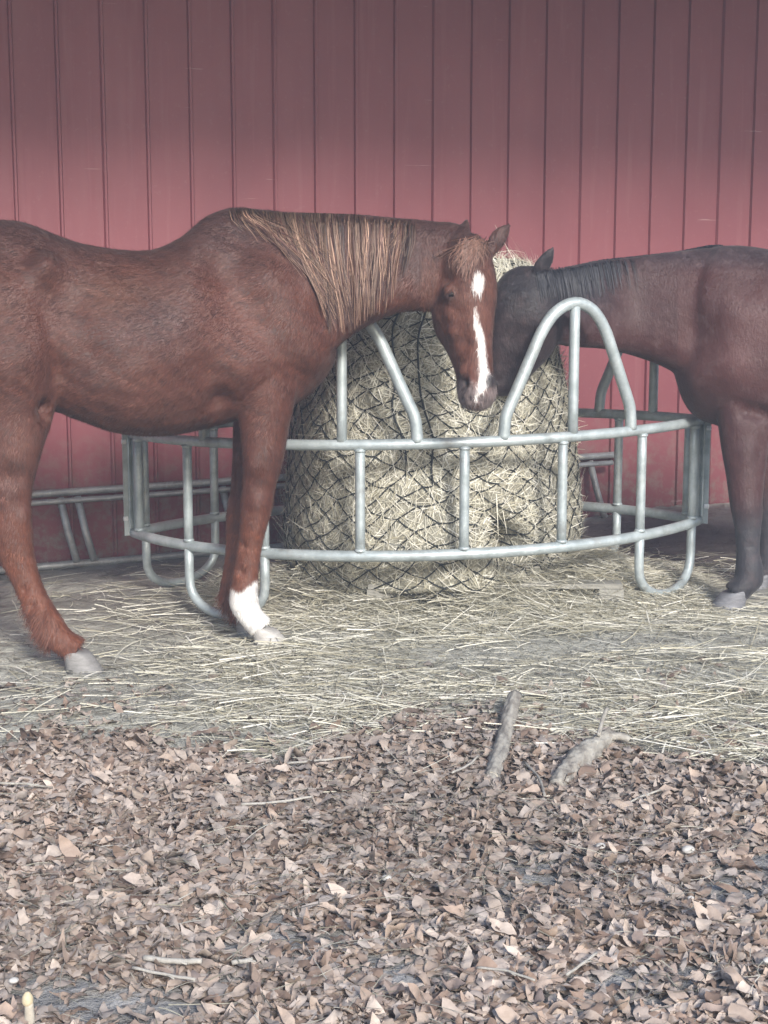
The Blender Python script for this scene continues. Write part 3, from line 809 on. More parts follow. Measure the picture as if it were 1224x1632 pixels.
    blend(front * sstep(2.2, -1.2, np.abs(px - cx) - hw) * (py > 490) * (py < 640), (.82, .78, .75))
    blend(.45 * ishead * (N @ Nf > -.2) * sstep(.0, .2, t), (.150, .062, .042))
    st_ = sstep(1.25, .8, st); blend(front * st_, (.80, .76, .73)); blend(front * sstep(2.2, -1.2, np.abs(px - cx) - hw) * (py > 490) * (py < 640), (.82, .78, .75))
    mz = ishead * sstep(.875, .955, t + .06 * np.abs(lat) / .05) * (1 - sstep(2.2, -1.2, np.abs(px - cx) - hw) * (N @ Nf > .15))
    blend(.8 * mz, (.24, .20, .195))
    for nx_, ny_ in ((739, 609), (784, 606)):
        blend(ishead * .9 * sstep(1.3, .7, np.hypot((px - nx_) / 9.5, (py - ny_) / 13)), (.03, .026, .03))
    blend(ishead * .75 * sstep(1.4, .6, np.hypot((px - 717) / 9, (py - 469) / 7)), (.05, .03, .028))  # shadow of the eye socket painted in
    blend(ishead * .6 * sstep(4, 1, np.abs(py - 637 - .05 * (px - 750))) * (px > 728) * (px < 778), (.05, .04, .045))  # shaded crease between the lips painted in
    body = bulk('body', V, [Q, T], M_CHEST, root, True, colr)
    # short winter coat
    flow = np.tile(np.array([-.55, 0, -.85]), (len(V), 1))
    flow[(px < 430) & (py < 660)] = (-.9, 0, -.45); flow[py > 690] = (-.1, 0, -1); flow[ishead] = Dn
    msk = np.ones(len(V)); msk[ishead] = .8; msk[N[:, 1] > .3] = .1; msk[px < -60] = .2; msk[sock] = .3
    HV, HF, HC = scatter_hair(V, Q, N, flow, 85000, msk, .024, .0023, colr, .26)
    tag(bulk('coat_hair', HV, HF, M_HAIR, body, False, HC, origin=np.array(root.location)), kind='stuff')
    HV, HF, HC = scatter_hair(V, Q, N, flow, 6000, msk, .034, .0036, colr * .95, .14)
    tag(bulk('coat_tufts', HV, HF, M_HAIR, body, False, HC, origin=np.array(root.location)), kind='stuff')
    # feather at the fetlocks
    fm = ((((py > 940) & (py < 985) & (px < 375) & (px > 340)) | ((py > 960) & (py < 1030) & (px > 30) & (px < 80))) & ~sock).astype(float) + 1e-9
    HV, HF, HC = scatter_hair(V, Q, N, np.tile([-.4, 0, -1.], (len(V), 1)), 1300, fm, .055, .002, colr, .5)
    tag(bulk('feather_hair', HV, HF, M_HAIR, body, False, HC, origin=np.array(root.location)), kind='stuff')
    bv = BVHTree.FromPolygons([Vector(v) for v in V], [tuple(q) for q in Q])
    def drape(pp, off=.010):
        h = bv.ray_cast(Vector((pp[0], 4.2, pp[2])), Vector((0, 1, 0)))
        y = h[0][1] - off if h[0] is not None else None
        return y
    # mane on the near side of the neck
    paths, cols = [], []
    for i in range(1200):
        clump = rng.integers(0, 44)
        if clump < 12 and rng.random() < .55: clump = int(rng.integers(12, 44))
        x0 = 372 + 282 * ((clump + .5) / 44) ** .97 + rng.normal(0, 4.5)
        u = np.clip((x0 - 372) / 282, 0, 1)
        ytop = np.interp(x0, [360, 400, 430, 520, 570, 620, 660], [333, 334, 339, 341, 343, 348, 351])
        x1 = x0 + np.interp(u, [0, .12, .3, .5, .7, 1], [18, 62, 66, 24, 4, -14]) + 7 * math.sin(clump * 5.3)
        y1 = np.interp(u, [0, .1, .2, .35, .5, .65, .8, .95, 1], [380, 412, 448, 500, 528, 512, 488, 468, 430]) + 26 * math.sin(clump * 3.1) - 8 - abs(rng.normal(0, 34))
        tt = np.linspace(0, 1, 9); a0 = P(x0, ytop - 1, 5.52); b0 = P(x1, max(y1, ytop + 30), 5.45); pts = []; ylast = None
        off = rng.uniform(.006, .020)
        for s in tt:
            q = a0 + (b0 - a0) * s
            q[0] += ((x1 - x0) * .0009) * math.sin(math.pi * s) * -.5 + .007 * s * math.sin(7 * s + clump * 2.3 + .3 * math.sin(i))
            y = drape(q, off + .006 * s)
            if s == 0: y = 5.52 + rng.uniform(-.015, .015)
            if y is None or y > 5.60: y = ylast if ylast is not None else 5.48
            q[1] = min(y, (ylast if ylast is not None else y)) if s > 0 else y; ylast = q[1]
            pts.append(q)
        paths.append(pts)
        br = rng.uniform(.55, 1.25) * (1. + .35 * math.sin(clump * 7.7))
        cc = np.array([.30, .187, .128]) * br if rng.random() < .5 else np.array([.105, .046, .035]) * br
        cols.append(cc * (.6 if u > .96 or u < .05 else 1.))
    paths = np.array(paths)
    HV, HF, kk = lock_ribbons(paths, rng.uniform(.0016, .0042, len(paths)))
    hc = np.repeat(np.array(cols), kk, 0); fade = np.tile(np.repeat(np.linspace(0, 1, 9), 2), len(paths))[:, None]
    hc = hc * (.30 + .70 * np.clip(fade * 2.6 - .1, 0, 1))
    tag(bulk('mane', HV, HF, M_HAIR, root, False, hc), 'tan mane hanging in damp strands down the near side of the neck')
    # forelock
    paths, cols = [], []
    for i in range(190):
        a = P(757 + rng.normal(0, 9), 384 + rng.normal(0, 4), 5.37); f_ = rng.normal(-.35, .6)
        b = P(752 + 34 * f_, 452 - 26 * abs(f_ + .3) - abs(rng.normal(0, 16)), 5.34); pts = []
        for s in np.linspace(0, 1, 8):
            q = a + (b - a) * s; q[0] += .012 * f_ * math.sin(math.pi * s) + .003 * math.sin(8 * s + i)
            y = drape(q, .010 + .004 * rng.random()); q[1] = y if y is not None else q[1]; pts.append(q)
        paths.append(pts); cols.append(np.array([.155, .082, .060]) * rng.uniform(.5, 1.7))
    paths = np.array(paths); HV, HF, kk = lock_ribbons(paths, rng.uniform(.0018, .0038, len(paths)))
    bulk('forelock', HV, HF, M_HAIR, root, False, np.repeat(np.array(cols), kk, 0))
    # eyes
    for x, y, off in ((716.5, 469, -.013), (795.5, 471, -.013)):
        h = hit(x, y) if x < 760 else O + Dn * HL * .315 + Lt * .092 - Nf * .055
        c = h + unit(h - (O + Dn * HL * .3 - Nf * .1)) * off
        m = MB(); loft(m, [sec(c + np.array([0, 0, 1]) * .012 * math.sin(a), np.array([1, 0, 0]) * .018 * math.cos(a), np.array([0, 1, 0]) * .015 * math.cos(a), 2) for a in np.linspace(-1.5, 1.5, 9)], 16, 2)
        m.build('eye', M_EYE, root)
    # long pale lashes / brow hairs over the near eye
    # hooves
    hoof('hoof', 421, 1000, 5.46, 1, M_HOOFP, root, .066, .06); hoof('hoof', 391, 984, 5.69, 1, M_HOOF, root)
    hoof('hoof', 121, 1035, 5.23, 1, M_HOOF, root, .066, .06); hoof('hoof', -101, 1009, 5.53, 1, M_HOOF, root)
    # tail (outside the photo's left edge)
    paths = []; tb = P(-150, 470, 5.37)
    for i in range(260):
        r1 = rng.normal(0, .05, 3); s = np.linspace(0, 1, 8)[:, None]
        paths.append(tb + np.array([-.10, 0, 0]) * np.sin(s * 2.2) + np.array([0, 0, -.95]) * s ** 1.3 * rng.uniform(.6, 1) + r1 * s)
    HV, HF, kk = lock_ribbons(np.array(paths), rng.uniform(.004, .008, 260)); bulk('tail', HV, HF, M_HAIR, root, False, np.tile([.17, .085, .06], (len(HV), 1)))
    return root
chestnut = build_chestnut()

# ---- bay
def build_bay():
    rp = P(1380, 980, 6.17); root = empty('horse', (rp[0], rp[1], float(gz(rp[0], 6.25))))
    tag(root, 'dark bay horse at right with black legs, head down in the feeder', 'horse', 'horses at the hay feeder')
    mb = MB(); Ym = lambda x: 6.17 + .0 * x
    rows = [(1076, 530, 600, .05, 0), (1090, 470, 640, .12, 0), (1108, 425, 664, .17, 0), (1135, 395, 676, .20, -.2), (1165, 391, 684, .22, -.25), (1200, 393, 690, .245, -.2), (1250, 402, 698, .275, -.12),
            (1320, 412, 706, .295, -.1), (1400, 412, 706, .30, -.1), (1470, 404, 692, .29, -.05), (1530, 396, 680, .28, 0), (1590, 398, 672, .265, .03), (1640, 415, 650, .22, 0), (1680, 450, 600, .14, 0), (1695, 500, 545, .05, 0)]
    loft(mb, body_sections(rows, Ym), 32, 4)
    nk = [(1165, 392, 655, 6.17, .18, -.2), (1110, 397, 625, 6.18, .15, -.28), (1055, 404, 588, 6.18, .115, -.3), (1000, 411, 567, 6.17, .095, -.3), (950, 416, 556, 6.10, .086, -.25), (905, 426, 553, 6.03, .082, -.15), (870, 432, 545, 5.98, .075, -.1), (845, 445, 520, 5.96, .05, 0)]
    rn = []
    for x, yt, yb, Y, w, egg in nk:
        a, b = P(x - 4, yt, Y), P(x + 8, yb, Y); rn.append(sec((a + b) / 2, np.array([.12, 1, 0]) * w, (a - b) / 2, 2.2, egg))
    loft(mb, rn, 28, 4)
    hs = [(424, 838, 872, 5.97, .035), (433, 820, 890, 5.965, .060), (448, 806, 898, 5.955, .080), (470, 797, 902, 5.945, .095), (500, 792, 902, 5.94, .098), (530, 789, 897, 5.935, .085), (558, 786, 886, 5.93, .070), (580, 785, 868, 5.93, .057),
          (598, 784, 850, 5.93, .052), (612, 785, 842, 5.93, .054), (623, 789, 834, 5.93, .047), (631, 800, 824, 5.93, .025)]
    rh = []
    for y, x0, x1, Y, w in hs:
        x0 -= 12; x1 -= 3
        a, b = P(x0, y, Y), P(x1, y, Y + .02); rh.append(sec((a + b) / 2, (b - a) / 2, np.array([.15, 1, 0]) * w, 2.3))
    loft(mb, rh, 28, 4)
    limb(mb, [(1185, 560, 6.08, .15, .07), (1188, 620, 6.06, .14, .085), (1188, 670, 6.04, .115, .085), (1187, 715, 6.02, .096, .075), (1188, 760, 5.99, .078, .062), (1189, 800, 5.97, .067, .056), (1191, 820, 5.96, .062, .053), (1192, 845, 5.95, .053, .045),
              (1192, 880, 5.94, .048, .040), (1194, 905, 5.93, .056, .046), (1193, 922, 5.93, .060, .050), (1182, 936, 5.92, .050, .047), (1174, 943, 5.92, .052, .050), (1172, 946, 5.92, .050, .05)])
    limb(mb, [(1200, 560, 6.28, .14, .07), (1206, 640, 6.29, .12, .085), (1213, 715, 6.30, .09, .072), (1222, 785, 6.30, .064, .055), (1224, 805, 6.30, .06, .052), (1225, 860, 6.30, .045, .038), (1226, 886, 6.30, .055, .045),
              (1225, 898, 6.30, .056, .046), (1216, 911, 6.30, .047, .044), (1211, 917, 6.30, .05, .048)])
    for dy, dx in ((-.14, 0), (.14, 40)):
        Y = 6.17 + dy; up_ = 26
        limb(mb, [(1600 + dx * .3, 520, Y, .19, .09), (1600 + dx * .5, 620, Y, .17, .11), (1612 + dx, 700, Y, .12, .085), (1640 + dx, 770, Y, .08, .06), (1650 + dx, 800, Y, .078, .055), (1648 + dx, 830, Y, .06, .045), (1643 + dx, 868, Y, .047, .038),
                  (1640 + dx, 920 - up_, Y, .052, .044), (1630 + dx, 938 - up_, Y, .046, .043), (1622 + dx, 945 - up_, Y, .05, .048)])
    def ear(base, tip, face, r):
        ax = unit(tip - base); L = np.linalg.norm(tip - base); s = unit(np.cross(ax, face)); n_ = np.cross(s, ax)
        loft(mb, [sec(base + ax * L * t + n_ * o, s * r * w, n_ * r * d, 2.) for t, w, d, o in ((-.25, .7, .6, 0), (.1, .9, .6, 0), (.35, 1., .5, 0), (.6, .82, .42, 0), (.82, .5, .3, 0), (1., .12, .12, 0))], 16, 4)
    ear(P(857, 436, 5.92), P(883, 393, 5.89), np.array([.5, -.8, .2]), .036)
    ear(P(858, 436, 6.02), P(868, 407, 6.06), np.array([-.3, -.9, .2]), .028)
    V, E, Q, T = fuse(mb, .0095)
    V = smooth(V, E, 10); N = normals(V, Q)
    bv = BVHTree.FromPolygons([Vector(v) for v in V], [tuple(q) for q in Q])
    def hit(x, y):
        o = Vector((0, 0, CAMH)); d = (Vector(P(x, y, 5.)) - o).normalized(); h = bv.ray_cast(o, d)
        return np.array(h[0]) if h[0] is not None else P(x, y, 6.)
    V = bumps(V, N, [(hit(1120, 530), .09, -.025), (hit(1170, 500), .10, .02), (hit(1165, 590), .10, .022), (hit(1110, 610), .07, .014), (hit(1190, 655), .03, -.02), (hit(1210, 660), .03, -.02), (hit(1020, 480), .10, -.012),
                     (hit(1040, 560), .05, .010), (hit(1190, 720), .05, .008), (hit(1210, 720), .02, -.006), (hit(1190, 810), .03, .006), (hit(1196, 870), .014, -.007), (hit(835, 468), .028, .010), (hit(870, 520), .06, .012), (hit(820, 540), .04, -.006),
                     (hit(792, 606), .014, -.008), (hit(1205, 450), .08, -.01)])
    V = smooth(V, E, 1); N = normals(V, Q); px, py = proj(V); z = V[:, 2]
    colr = np.tile(np.array([.060, .021, .020]), (len(V), 1))
    sstep = lambda a, b, x: np.clip((x - a) / (b - a), 0, 1) ** 2 * (3 - 2 * np.clip((x - a) / (b - a), 0, 1))
    def blend(m, c): colr[:] = colr * (1 - m[:, None]) + np.array(c) * m[:, None]
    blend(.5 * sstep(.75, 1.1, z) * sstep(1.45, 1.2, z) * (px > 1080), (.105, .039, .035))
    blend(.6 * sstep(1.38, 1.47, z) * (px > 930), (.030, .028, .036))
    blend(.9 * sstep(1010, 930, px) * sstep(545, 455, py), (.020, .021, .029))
    blend(.8 * sstep(925, 880, px), (.020, .016, .019))  # head darkened by colour to stand in shadow
    blend(sstep(.52, .34, z) * (px > 1100), (.040, .038, .044))
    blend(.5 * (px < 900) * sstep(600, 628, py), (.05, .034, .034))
    body = bulk('body', V, [Q, T], M_BAY, root, True, colr)
    flow = np.tile(np.array([.7, 0, -.6]), (len(V), 1)); flow[py > 690] = (.05, 0, -1)
    msk = np.ones(len(V)); msk[px > 1260] = .08; msk[N[:, 1] > .3] = .1
    HV, HF, HC = scatter_hair(V, Q, N, flow, 26000, msk, .014, .0016, colr, .25)
    tag(bulk('coat_hair', HV, HF, M_HAIR, body, False, HC, origin=np.array(root.location)), kind='stuff')
    paths, cols = [], []
    for i in range(1300):
        x0 = rng.uniform(850, 1150); yt = np.interp(x0, [840, 860, 900, 960, 1000, 1080, 1130, 1160], [434, 429, 427, 415, 411, 402, 392, 391])
        Y = np.interp(x0, [850, 905, 1000, 1100, 1165], [5.965, 6.03, 6.17, 6.18, 6.17]); nearside = rng.random() < .85 * np.clip((1010 - x0) / 110, 0, 1)
        a = P(x0, yt + 2, Y + rng.uniform(-.012, .012))
        ln = rng.uniform(.05, .14) if nearside else rng.uniform(.03, .07)
        pts = []
        for s in np.linspace(0, 1, 6):
            q = a + np.array([.02 * s + .004 * math.sin(i), 0, .014 * math.sin(math.pi * min(1, s * 1.4)) - (ln * s if nearside else ln * .8 * s * s)])
            if nearside and s > .1:
                h = bv.ray_cast(Vector((q[0], 4.2, q[2])), Vector((0, 1, 0))); q[1] = h[0][1] - .008 if h[0] is not None else Y - .03
            elif not nearside: q[1] = Y + .075 * s
            pts.append(q)
        paths.append(pts); cols.append(np.array([.026, .026, .033]) * rng.uniform(.5, 1.7))
    HV, HF, kk = lock_ribbons(np.array(paths), rng.uniform(.002, .004, len(paths)))
    tag(bulk('mane', HV, HF, M_HAIR, root, False, np.repeat(np.array(cols), kk, 0)), 'short black mane along the crest')
    m = MB(); c = hit(815, 474) + np.array([.0, .017, 0])
    loft(m, [sec(c + np.array([0, 0, 1]) * .016 * math.sin(a), np.array([1, 0, 0]) * .019 * math.cos(a), np.array([0, 1, 0]) * .014 * math.cos(a), 2) for a in np.linspace(-1.5, 1.5, 9)], 16, 2)
    m.build('eye', M_EYE, root)
    hoof('hoof', 1171, 941, 5.92, -1, M_HOOFD, root, .070, .064); hoof('hoof', 1211, 915, 6.30, -1, M_HOOFD, root)
    hoof('hoof', 1622, 918, 6.03, -1, M_HOOFD, root); hoof('hoof', 1662, 918, 6.31, -1, M_HOOFD, root)
    paths = []; tb = P(1690, 480, 6.17)
    for i in range(220):
        r1 = rng.normal(0, .05, 3); s = np.linspace(0, 1, 8)[:, None]
        paths.append(tb + np.array([.10, 0, 0]) * np.sin(s * 2.2) + np.array([0, 0, -.9]) * s ** 1.3 * rng.uniform(.6, 1) + r1 * s)
    HV, HF, kk = lock_ribbons(np.array(paths), rng.uniform(.004, .008, 220)); bulk('tail', HV, HF, M_HAIR, root, False, np.tile([.02, .018, .02], (len(HV), 1)))
    return root
bay = build_bay()

# ------------------------------------------------------------------ loose hay
def stalks(centres, n, sx, sy, zfun, ang0, angs, Lr, Wr, lift=.05, arch=.10):
    c = centres
    X = c[0] + rng.normal(0, sx, n); Y = c[1] + rng.normal(0, sy, n)
    a = ang0 + rng.normal(0, angs, n); el = rng.normal(lift * .4, lift, n)
    d = unit(np.stack([np.cos(a), np.sin(a), el], 1))
    L = rng.uniform(*Lr, n) * np.where(rng.random(n) < .12, 1.6, 1); W = rng.uniform(*Wr, n)
    md = .035 * rng.random(n) * np.exp(-((X - c[0]) / (sx * .9)) ** 2 - ((Y - c[1]) / (sy * .9)) ** 2) * (n > 200)
    b = np.stack([X, Y, gz(X, Y) + zfun(X, Y) + .004 + md], 1) - d * L[:, None] * .5
    b[:, 2] = np.maximum(b[:, 2], gz(b[:, 0], b[:, 1]) + .003)
    bend = np.stack([rng.normal(0, .34, n), rng.normal(0, .34, n), -np.abs(rng.normal(0, arch, n))], 1)
    b[:, 2] += np.abs(bend[:, 2]) * L * .25
    sd = unit(np.cross(d, [0, 0, 1.]) + rng.normal(0, .5, (n, 3)))
    return b, d, sd, L, W, bend
parts = []
def heap(X, Y):
    """mound of dropped hay around the bale's foot"""
    r = np.hypot((X - BC[0] - .16) / 1.18, (Y - BC[1]))
    f = np.interp(r, [.45, .58, .66, .78, 1.0], [.27, .24, .15, .045, 0.])
    return f * np.where(Y < BC[1] + .3, 1., .5) * (.75 + .35 * np.sin(X * 7 + 1) * np.sin(X * 3 + Y * 5))
def flat(X, Y): return rng.uniform(0, .012, np.shape(X))
n = 13000
a = rng.uniform(-1.95, 1.95, n); r = rng.uniform(.5, .95, n)
def ring(n, a, r, Lr, Wr, ang_s, lift):
    X = BC[0] + .10 + r * np.sin(a) * 1.2; Y = BC[1] - r * np.cos(a)
    an = rng.normal(0, ang_s, n); el = rng.normal(0.02, lift, n)
    d = unit(np.stack([np.cos(an), np.sin(an), el], 1)); L = rng.uniform(*Lr, n)
    b = np.stack([X, Y, gz(X, Y) + heap(X, Y) * rng.uniform(.55, 1.08, n) + .006], 1) - d * L[:, None] / 2
    b[:, 2] = np.maximum(b[:, 2], gz(b[:, 0], b[:, 1]) + .003)
    return b, d, unit(np.cross(d, [0, 0, 1.]) + rng.normal(0, .5, (n, 3))), L, rng.uniform(*Wr, n), np.stack([rng.normal(0, .2, n), rng.normal(0, .2, n), -np.abs(rng.normal(.05, .12, n))], 1)
parts.append((ring(n, a, r, (.05, .22), (.002, .0045), .8, .22), .95))
CL = [  # px x, px y, spread x, spread y, count
    (560, 985, .55, .10, 1500), (760, 985, .5, .10, 1500), (1000, 975, .45, .14, 1600), (1060, 915, .25, .25, 900), (300, 960, .4, .25, 700), (170, 930, .4, .3, 300), (820, 1010, .6, .09, 900), (1150, 1000, .3, .12, 600),
    (430, 1065, .20, .13, 1100), (330, 1050, .22, .14, 800), (480, 1040, .25, .12, 700), (560, 1075, .25, .12, 500), (420, 1125, .20, .16, 900), (560, 1140, .22, .16, 1100), (600, 1105, .3, .12, 700), (640, 1160, .16, .08, 350), (450, 1195, .16, .06, 260), (300, 1140, .16, .1, 160),
    (740, 1100, .2, .1, 400), (860, 1095, .25, .08, 350), (930, 1120, .22, .1, 500), (1060, 1105, .25, .12, 700), (1000, 1170, .22, .10, 550), (1130, 1150, .22, .14, 900), (1200, 1110, .2, .15, 700), (1180, 1200, .15, .08, 450), (900, 1060, .4, .08, 300), (1120, 1050, .4, .10, 500),
    (120, 1090, .3, .15, 160), (60, 1150, .3, .2, 120), (740, 1180, .12, .1, 160), (530, 1225, .08, .03, 40), (200, 1010, .35, .15, 260), (1180, 930, .25, .3, 120), (640, 1250, .5, .15, 30), (300, 1350, .6, .3, 26), (900, 1400, .5, .3, 26), (660, 1030, .35, .08, 260)]
for x, y, sx, sy, k in CL:
    g = G(x, y); k = int(k * .42)
    a0 = rng.normal(0, .25)
    parts.append((stalks(g, k, sx * .78, sy * .8, flat, a0, .85, (.06, .28), (.0022, .0055), .07, .07), 1.22))
# crumbs of trodden hay and leaf
parts.append((stalks(np.array([0.0, 5.0]), 7000, 1.3, .55, lambda X, Y: rng.uniform(0, .004, np.shape(X)), 0., 1.5, (.008, .035), (.002, .006), .12, .05), .30))
parts.append((stalks(np.array([0.0, 4.9]), 3000, 1.3, .5, lambda X, Y: rng.uniform(0, .004, np.shape(X)), 0., 1.5, (.008, .03), (.003, .007), .12, .05), .62))
parts.append((stalks(np.array([0.0, 3.2]), 2600, .9, .65, lambda X, Y: rng.uniform(.012, .030, np.shape(X)), 0., 1.5, (.02, .09), (.0012, .0028), .10, .10), .55))
parts.append((stalks(np.array([0.0, 3.2]), 2200, .9, .65, lambda X, Y: rng.uniform(.012, .028, np.shape(X)), 0., 1.5, (.015, .06), (.0015, .003), .10, .10), .22))
# spread thinly everywhere under the roof
parts.append((stalks(np.array([0.2, 5.4]), 1000, 1.5, .75, flat, 0., .9, (.03, .14), (.0016, .0036), .05, .05), 1.0))
BV_, BF_, BCs, off = [], [], [], 0
for (b, d, sd, L, W, bend), br in parts:
    V, F, kk = ribbons(b, d, sd, L, W, bend, 4, .6)
    V[:, 2] = np.maximum(V[:, 2], gz(V[:, 0], V[:, 1]) + .004)
    BV_.append(V); BF_.append(F + off); BCs.append(haycol(len(b), kk, br)); off += len(V)
tag(bulk('loose_hay', np.concatenate(BV_), np.concatenate(BF_), M_HAY, None, False, np.concatenate(BCs)),
    'loose pale hay strewn over the dirt in front of the feeder', 'hay', kind='stuff')
# packed hay under the heap
hx, hy = np.meshgrid(np.linspace(-.75, 1.35, 90), np.linspace(5.35, 7.0, 70))
hz = gz(hx, hy) + heap(hx, hy) * .72 - .012 + .012 * np.sin(hx * 31 + 4 * np.sin(hy * 13)) * np.sin(hy * 37)
k_ = hx.shape[1]; i_, j_ = np.meshgrid(np.arange(hx.shape[0] - 1), np.arange(k_ - 1), indexing='ij')
tag(bulk('hay_heap', np.stack([hx, hy, hz], -1).reshape(-1, 3), np.stack([i_ * k_ + j_, i_ * k_ + j_ + 1, (i_ + 1) * k_ + j_ + 1, (i_ + 1) * k_ + j_], -1).reshape(-1, 4), M_HAYCORE),
    'low heap of dropped hay around the foot of the round bale', 'hay', kind='stuff')

# ------------------------------------------------------------------ fallen leaves
LC = np.array([(.40, .325, .27), (.44, .365, .31), (.34, .26, .21), (.50, .425, .365), (.25, .18, .14), (.41, .345, .30), (.42, .335, .275), (.40, .35, .315)])
def leaf_template(seed):
    r = np.random.default_rng(seed); k = 8; t = np.linspace(0, 1, k)
    prof = np.clip(np.sin(np.pi * np.clip(t ** r.uniform(.75, 1.25), .01, .99)), .03, 1) ** .72
    w = r.choice([.13, .17, .21, .26]) * prof * (1 + .16 * np.sin(t * r.uniform(5, 15) + r.uniform(0, 6)))
    w2 = r.choice([.13, .17, .21, .26]) * prof * (1 + .16 * np.sin(t * r.uniform(5, 15) + r.uniform(0, 6)))
    V = np.stack([np.stack([t - .5, -w, 0 * t], 1), np.stack([t - .5, .03 * np.sin(4 * t + seed), 0 * t], 1), np.stack([t - .5, w2, 0 * t], 1)], 1).reshape(-1, 3)
    F = np.array([q for i in range(k - 1) for q in ((3 * i, 3 * i + 1, 3 * i + 4, 3 * i + 3), (3 * i + 1, 3 * i + 2, 3 * i + 5, 3 * i + 4))])
    return V, F
TEM = [leaf_template(s) for s in range(16)]
def curl(V, c1, c2, c3):
    """bend along the length, across the width, twist"""
    x, y = V[..., 0], V[..., 1]
    z = c1 * (x * x) + c2 * (y * y) * 2.2 + c3 * x * y * 2 + .045 * np.sin(9 * x + 5 * y) + .05 * np.sin(23 * y + 11 * x)
    return np.stack([x * (1 - .25 * np.abs(c1)), y * (1 - .3 * np.abs(c2)), z], -1)
def rotm(yaw, pitch, roll):
    cy, sy, cp, sp, cr_, sr = np.cos(yaw), np.sin(yaw), np.cos(pitch), np.sin(pitch), np.cos(roll), np.sin(roll)
    z = np.zeros_like(yaw); o = z + 1
    Rz = np.stack([cy, -sy, z, sy, cy, z, z, z, o], -1).reshape(-1, 3, 3)
    Ry = np.stack([cp, z, sp, z, o, z, -sp, z, cp], -1).reshape(-1, 3, 3)
    Rx = np.stack([o, z, z, z, cr_, -sr, z, sr, cr_], -1).reshape(-1, 3, 3)
    return Rz @ Ry @ Rx
# the front edge of the bare dirt, where the leaves begin
edge_px = [(-900, 1110), (-300, 1140), (0, 1200), (80, 1165), (190, 1185), (330, 1195), (450, 1215), (560, 1175), (650, 1150), (740, 1130), (830, 1150), (930, 1190), (1050, 1215), (1224, 1225), (1500, 1215), (2200, 1190)]
edge = np.array([G(x, y)[:2] for x, y in edge_px])
def leaf_prob(X, Y):
    yb = np.interp(X, edge[:, 0], edge[:, 1]) + .10 * np.sin(X * 9 + 2) * .6 + .05 * np.sin(X * 23)
    pr = np.clip((yb + .10 - Y) / .28, 0, 1)
    pr = np.maximum(pr, .05 * (Y < yb + .5) + .015)
    for c, rx, ry in ASH:
        w = np.hypot((X - c[0]) / rx + .2 * np.sin(Y * 13), (Y - c[1]) / ry + .2 * np.sin(X * 11)); pr = pr * np.clip(w * .95 - .15, .10, 1)
    return pr
n0 = 58000
Y = 1.9 + 3.2 * rng.random(n0) ** .9; X = rng.uniform(-1, 1, n0) * (.30 * Y + .45)
keep = rng.random(n0) < leaf_prob(X, Y); X, Y = X[keep], Y[keep]; n = len(X)
tid = rng.integers(0, 16, n)
TV = np.stack([t[0] for t in TEM])[tid]
TV = curl(TV, *(rng.normal(m_, s_, (n, 1)) for m_, s_ in ((.0, .35), (.2, .6), (0, .3))))
size = rng.uniform(.03, .078, n) * np.where(rng.random(n) < .1, 1.35, 1)
tilt = rng.normal(0, .09, (2, n)) + np.where(rng.random(n) < .12, rng.normal(0, .4, n), 0)
RM = rotm(rng.uniform(0, 2 * np.pi, n), tilt[0], tilt[1])
V = np.einsum('nij,nkj->nki', RM, TV) * size[:, None, None]
zmin = V[..., 2].min(1)
dep = leaf_prob(X, Y)
Zb = gz(X, Y) + rng.uniform(-.004, .018, n) * np.clip(dep * 1.2, .15, 1)
V = V + np.stack([X, Y, Zb - zmin * .75], -1)[:, None, :]
F = (np.stack([t[1] for t in TEM])[tid] + (np.arange(n) * 24)[:, None, None]).reshape(-1, 4)
cl = LC[rng.integers(0, len(LC), n)] * rng.uniform(.95, 1.32, (n, 1))
patch = .5 + .5 * np.sin(X * 2.7 + 1.5 * np.sin(Y * 2.3)) * np.sin(Y * 3.1 + X)
cl = cl * (.72 + .28 * patch + .16 * np.clip((3.6 - Y) / 1.2, -.6, 1))[:, None]
V2 = V.reshape(-1, 3); V2[:, 2] = np.maximum(V2[:, 2], gz(V2[:, 0], V2[:, 1]) - .002)
tag(bulk('leaf_litter', V2, F, M_LEAFS, None, True, np.repeat(cl, 24, 0)),
    'thick brown carpet of dry fallen leaves in the foreground', 'leaves', kind='stuff')
# the leaves that show largest, one by one
protos = []
for s in range(14):
    r = np.random.default_rng(100 + s); tv, tf = TEM[s]
    v = curl(tv[None], r.normal(0, .7), r.normal(.35, .8), r.normal(0, .45))[0]
    c = LC[s % 8] * .98
    me_o = bulk('leaf', v, tf, M_LEAF, None, True, np.tile(c, (len(v), 1)))
    protos.append(me_o.data); bpy.data.objects.remove(me_o)
cnt = 0
while cnt < 290:
    x, y = random.uniform(-30, 1254), 1632 - 330 * random.random() ** 1.2
    g = G(x, y)
    if random.random() > leaf_prob(np.array([g[0]]), np.array([g[1]]))[0] * 1.3: continue
    o = bpy.data.objects.new('leaf', random.choice(protos)); o.parent = ground
    s = random.uniform(.046, .072)
    o.location = (g[0], g[1], g[2] + random.uniform(.018, .028)); o.scale = (s, s * random.uniform(.8, 1.2), s)
    o.rotation_euler = (random.gauss(0, .14), random.gauss(0, .14), random.uniform(0, 6.28))
    col.objects.link(o); cnt += 1

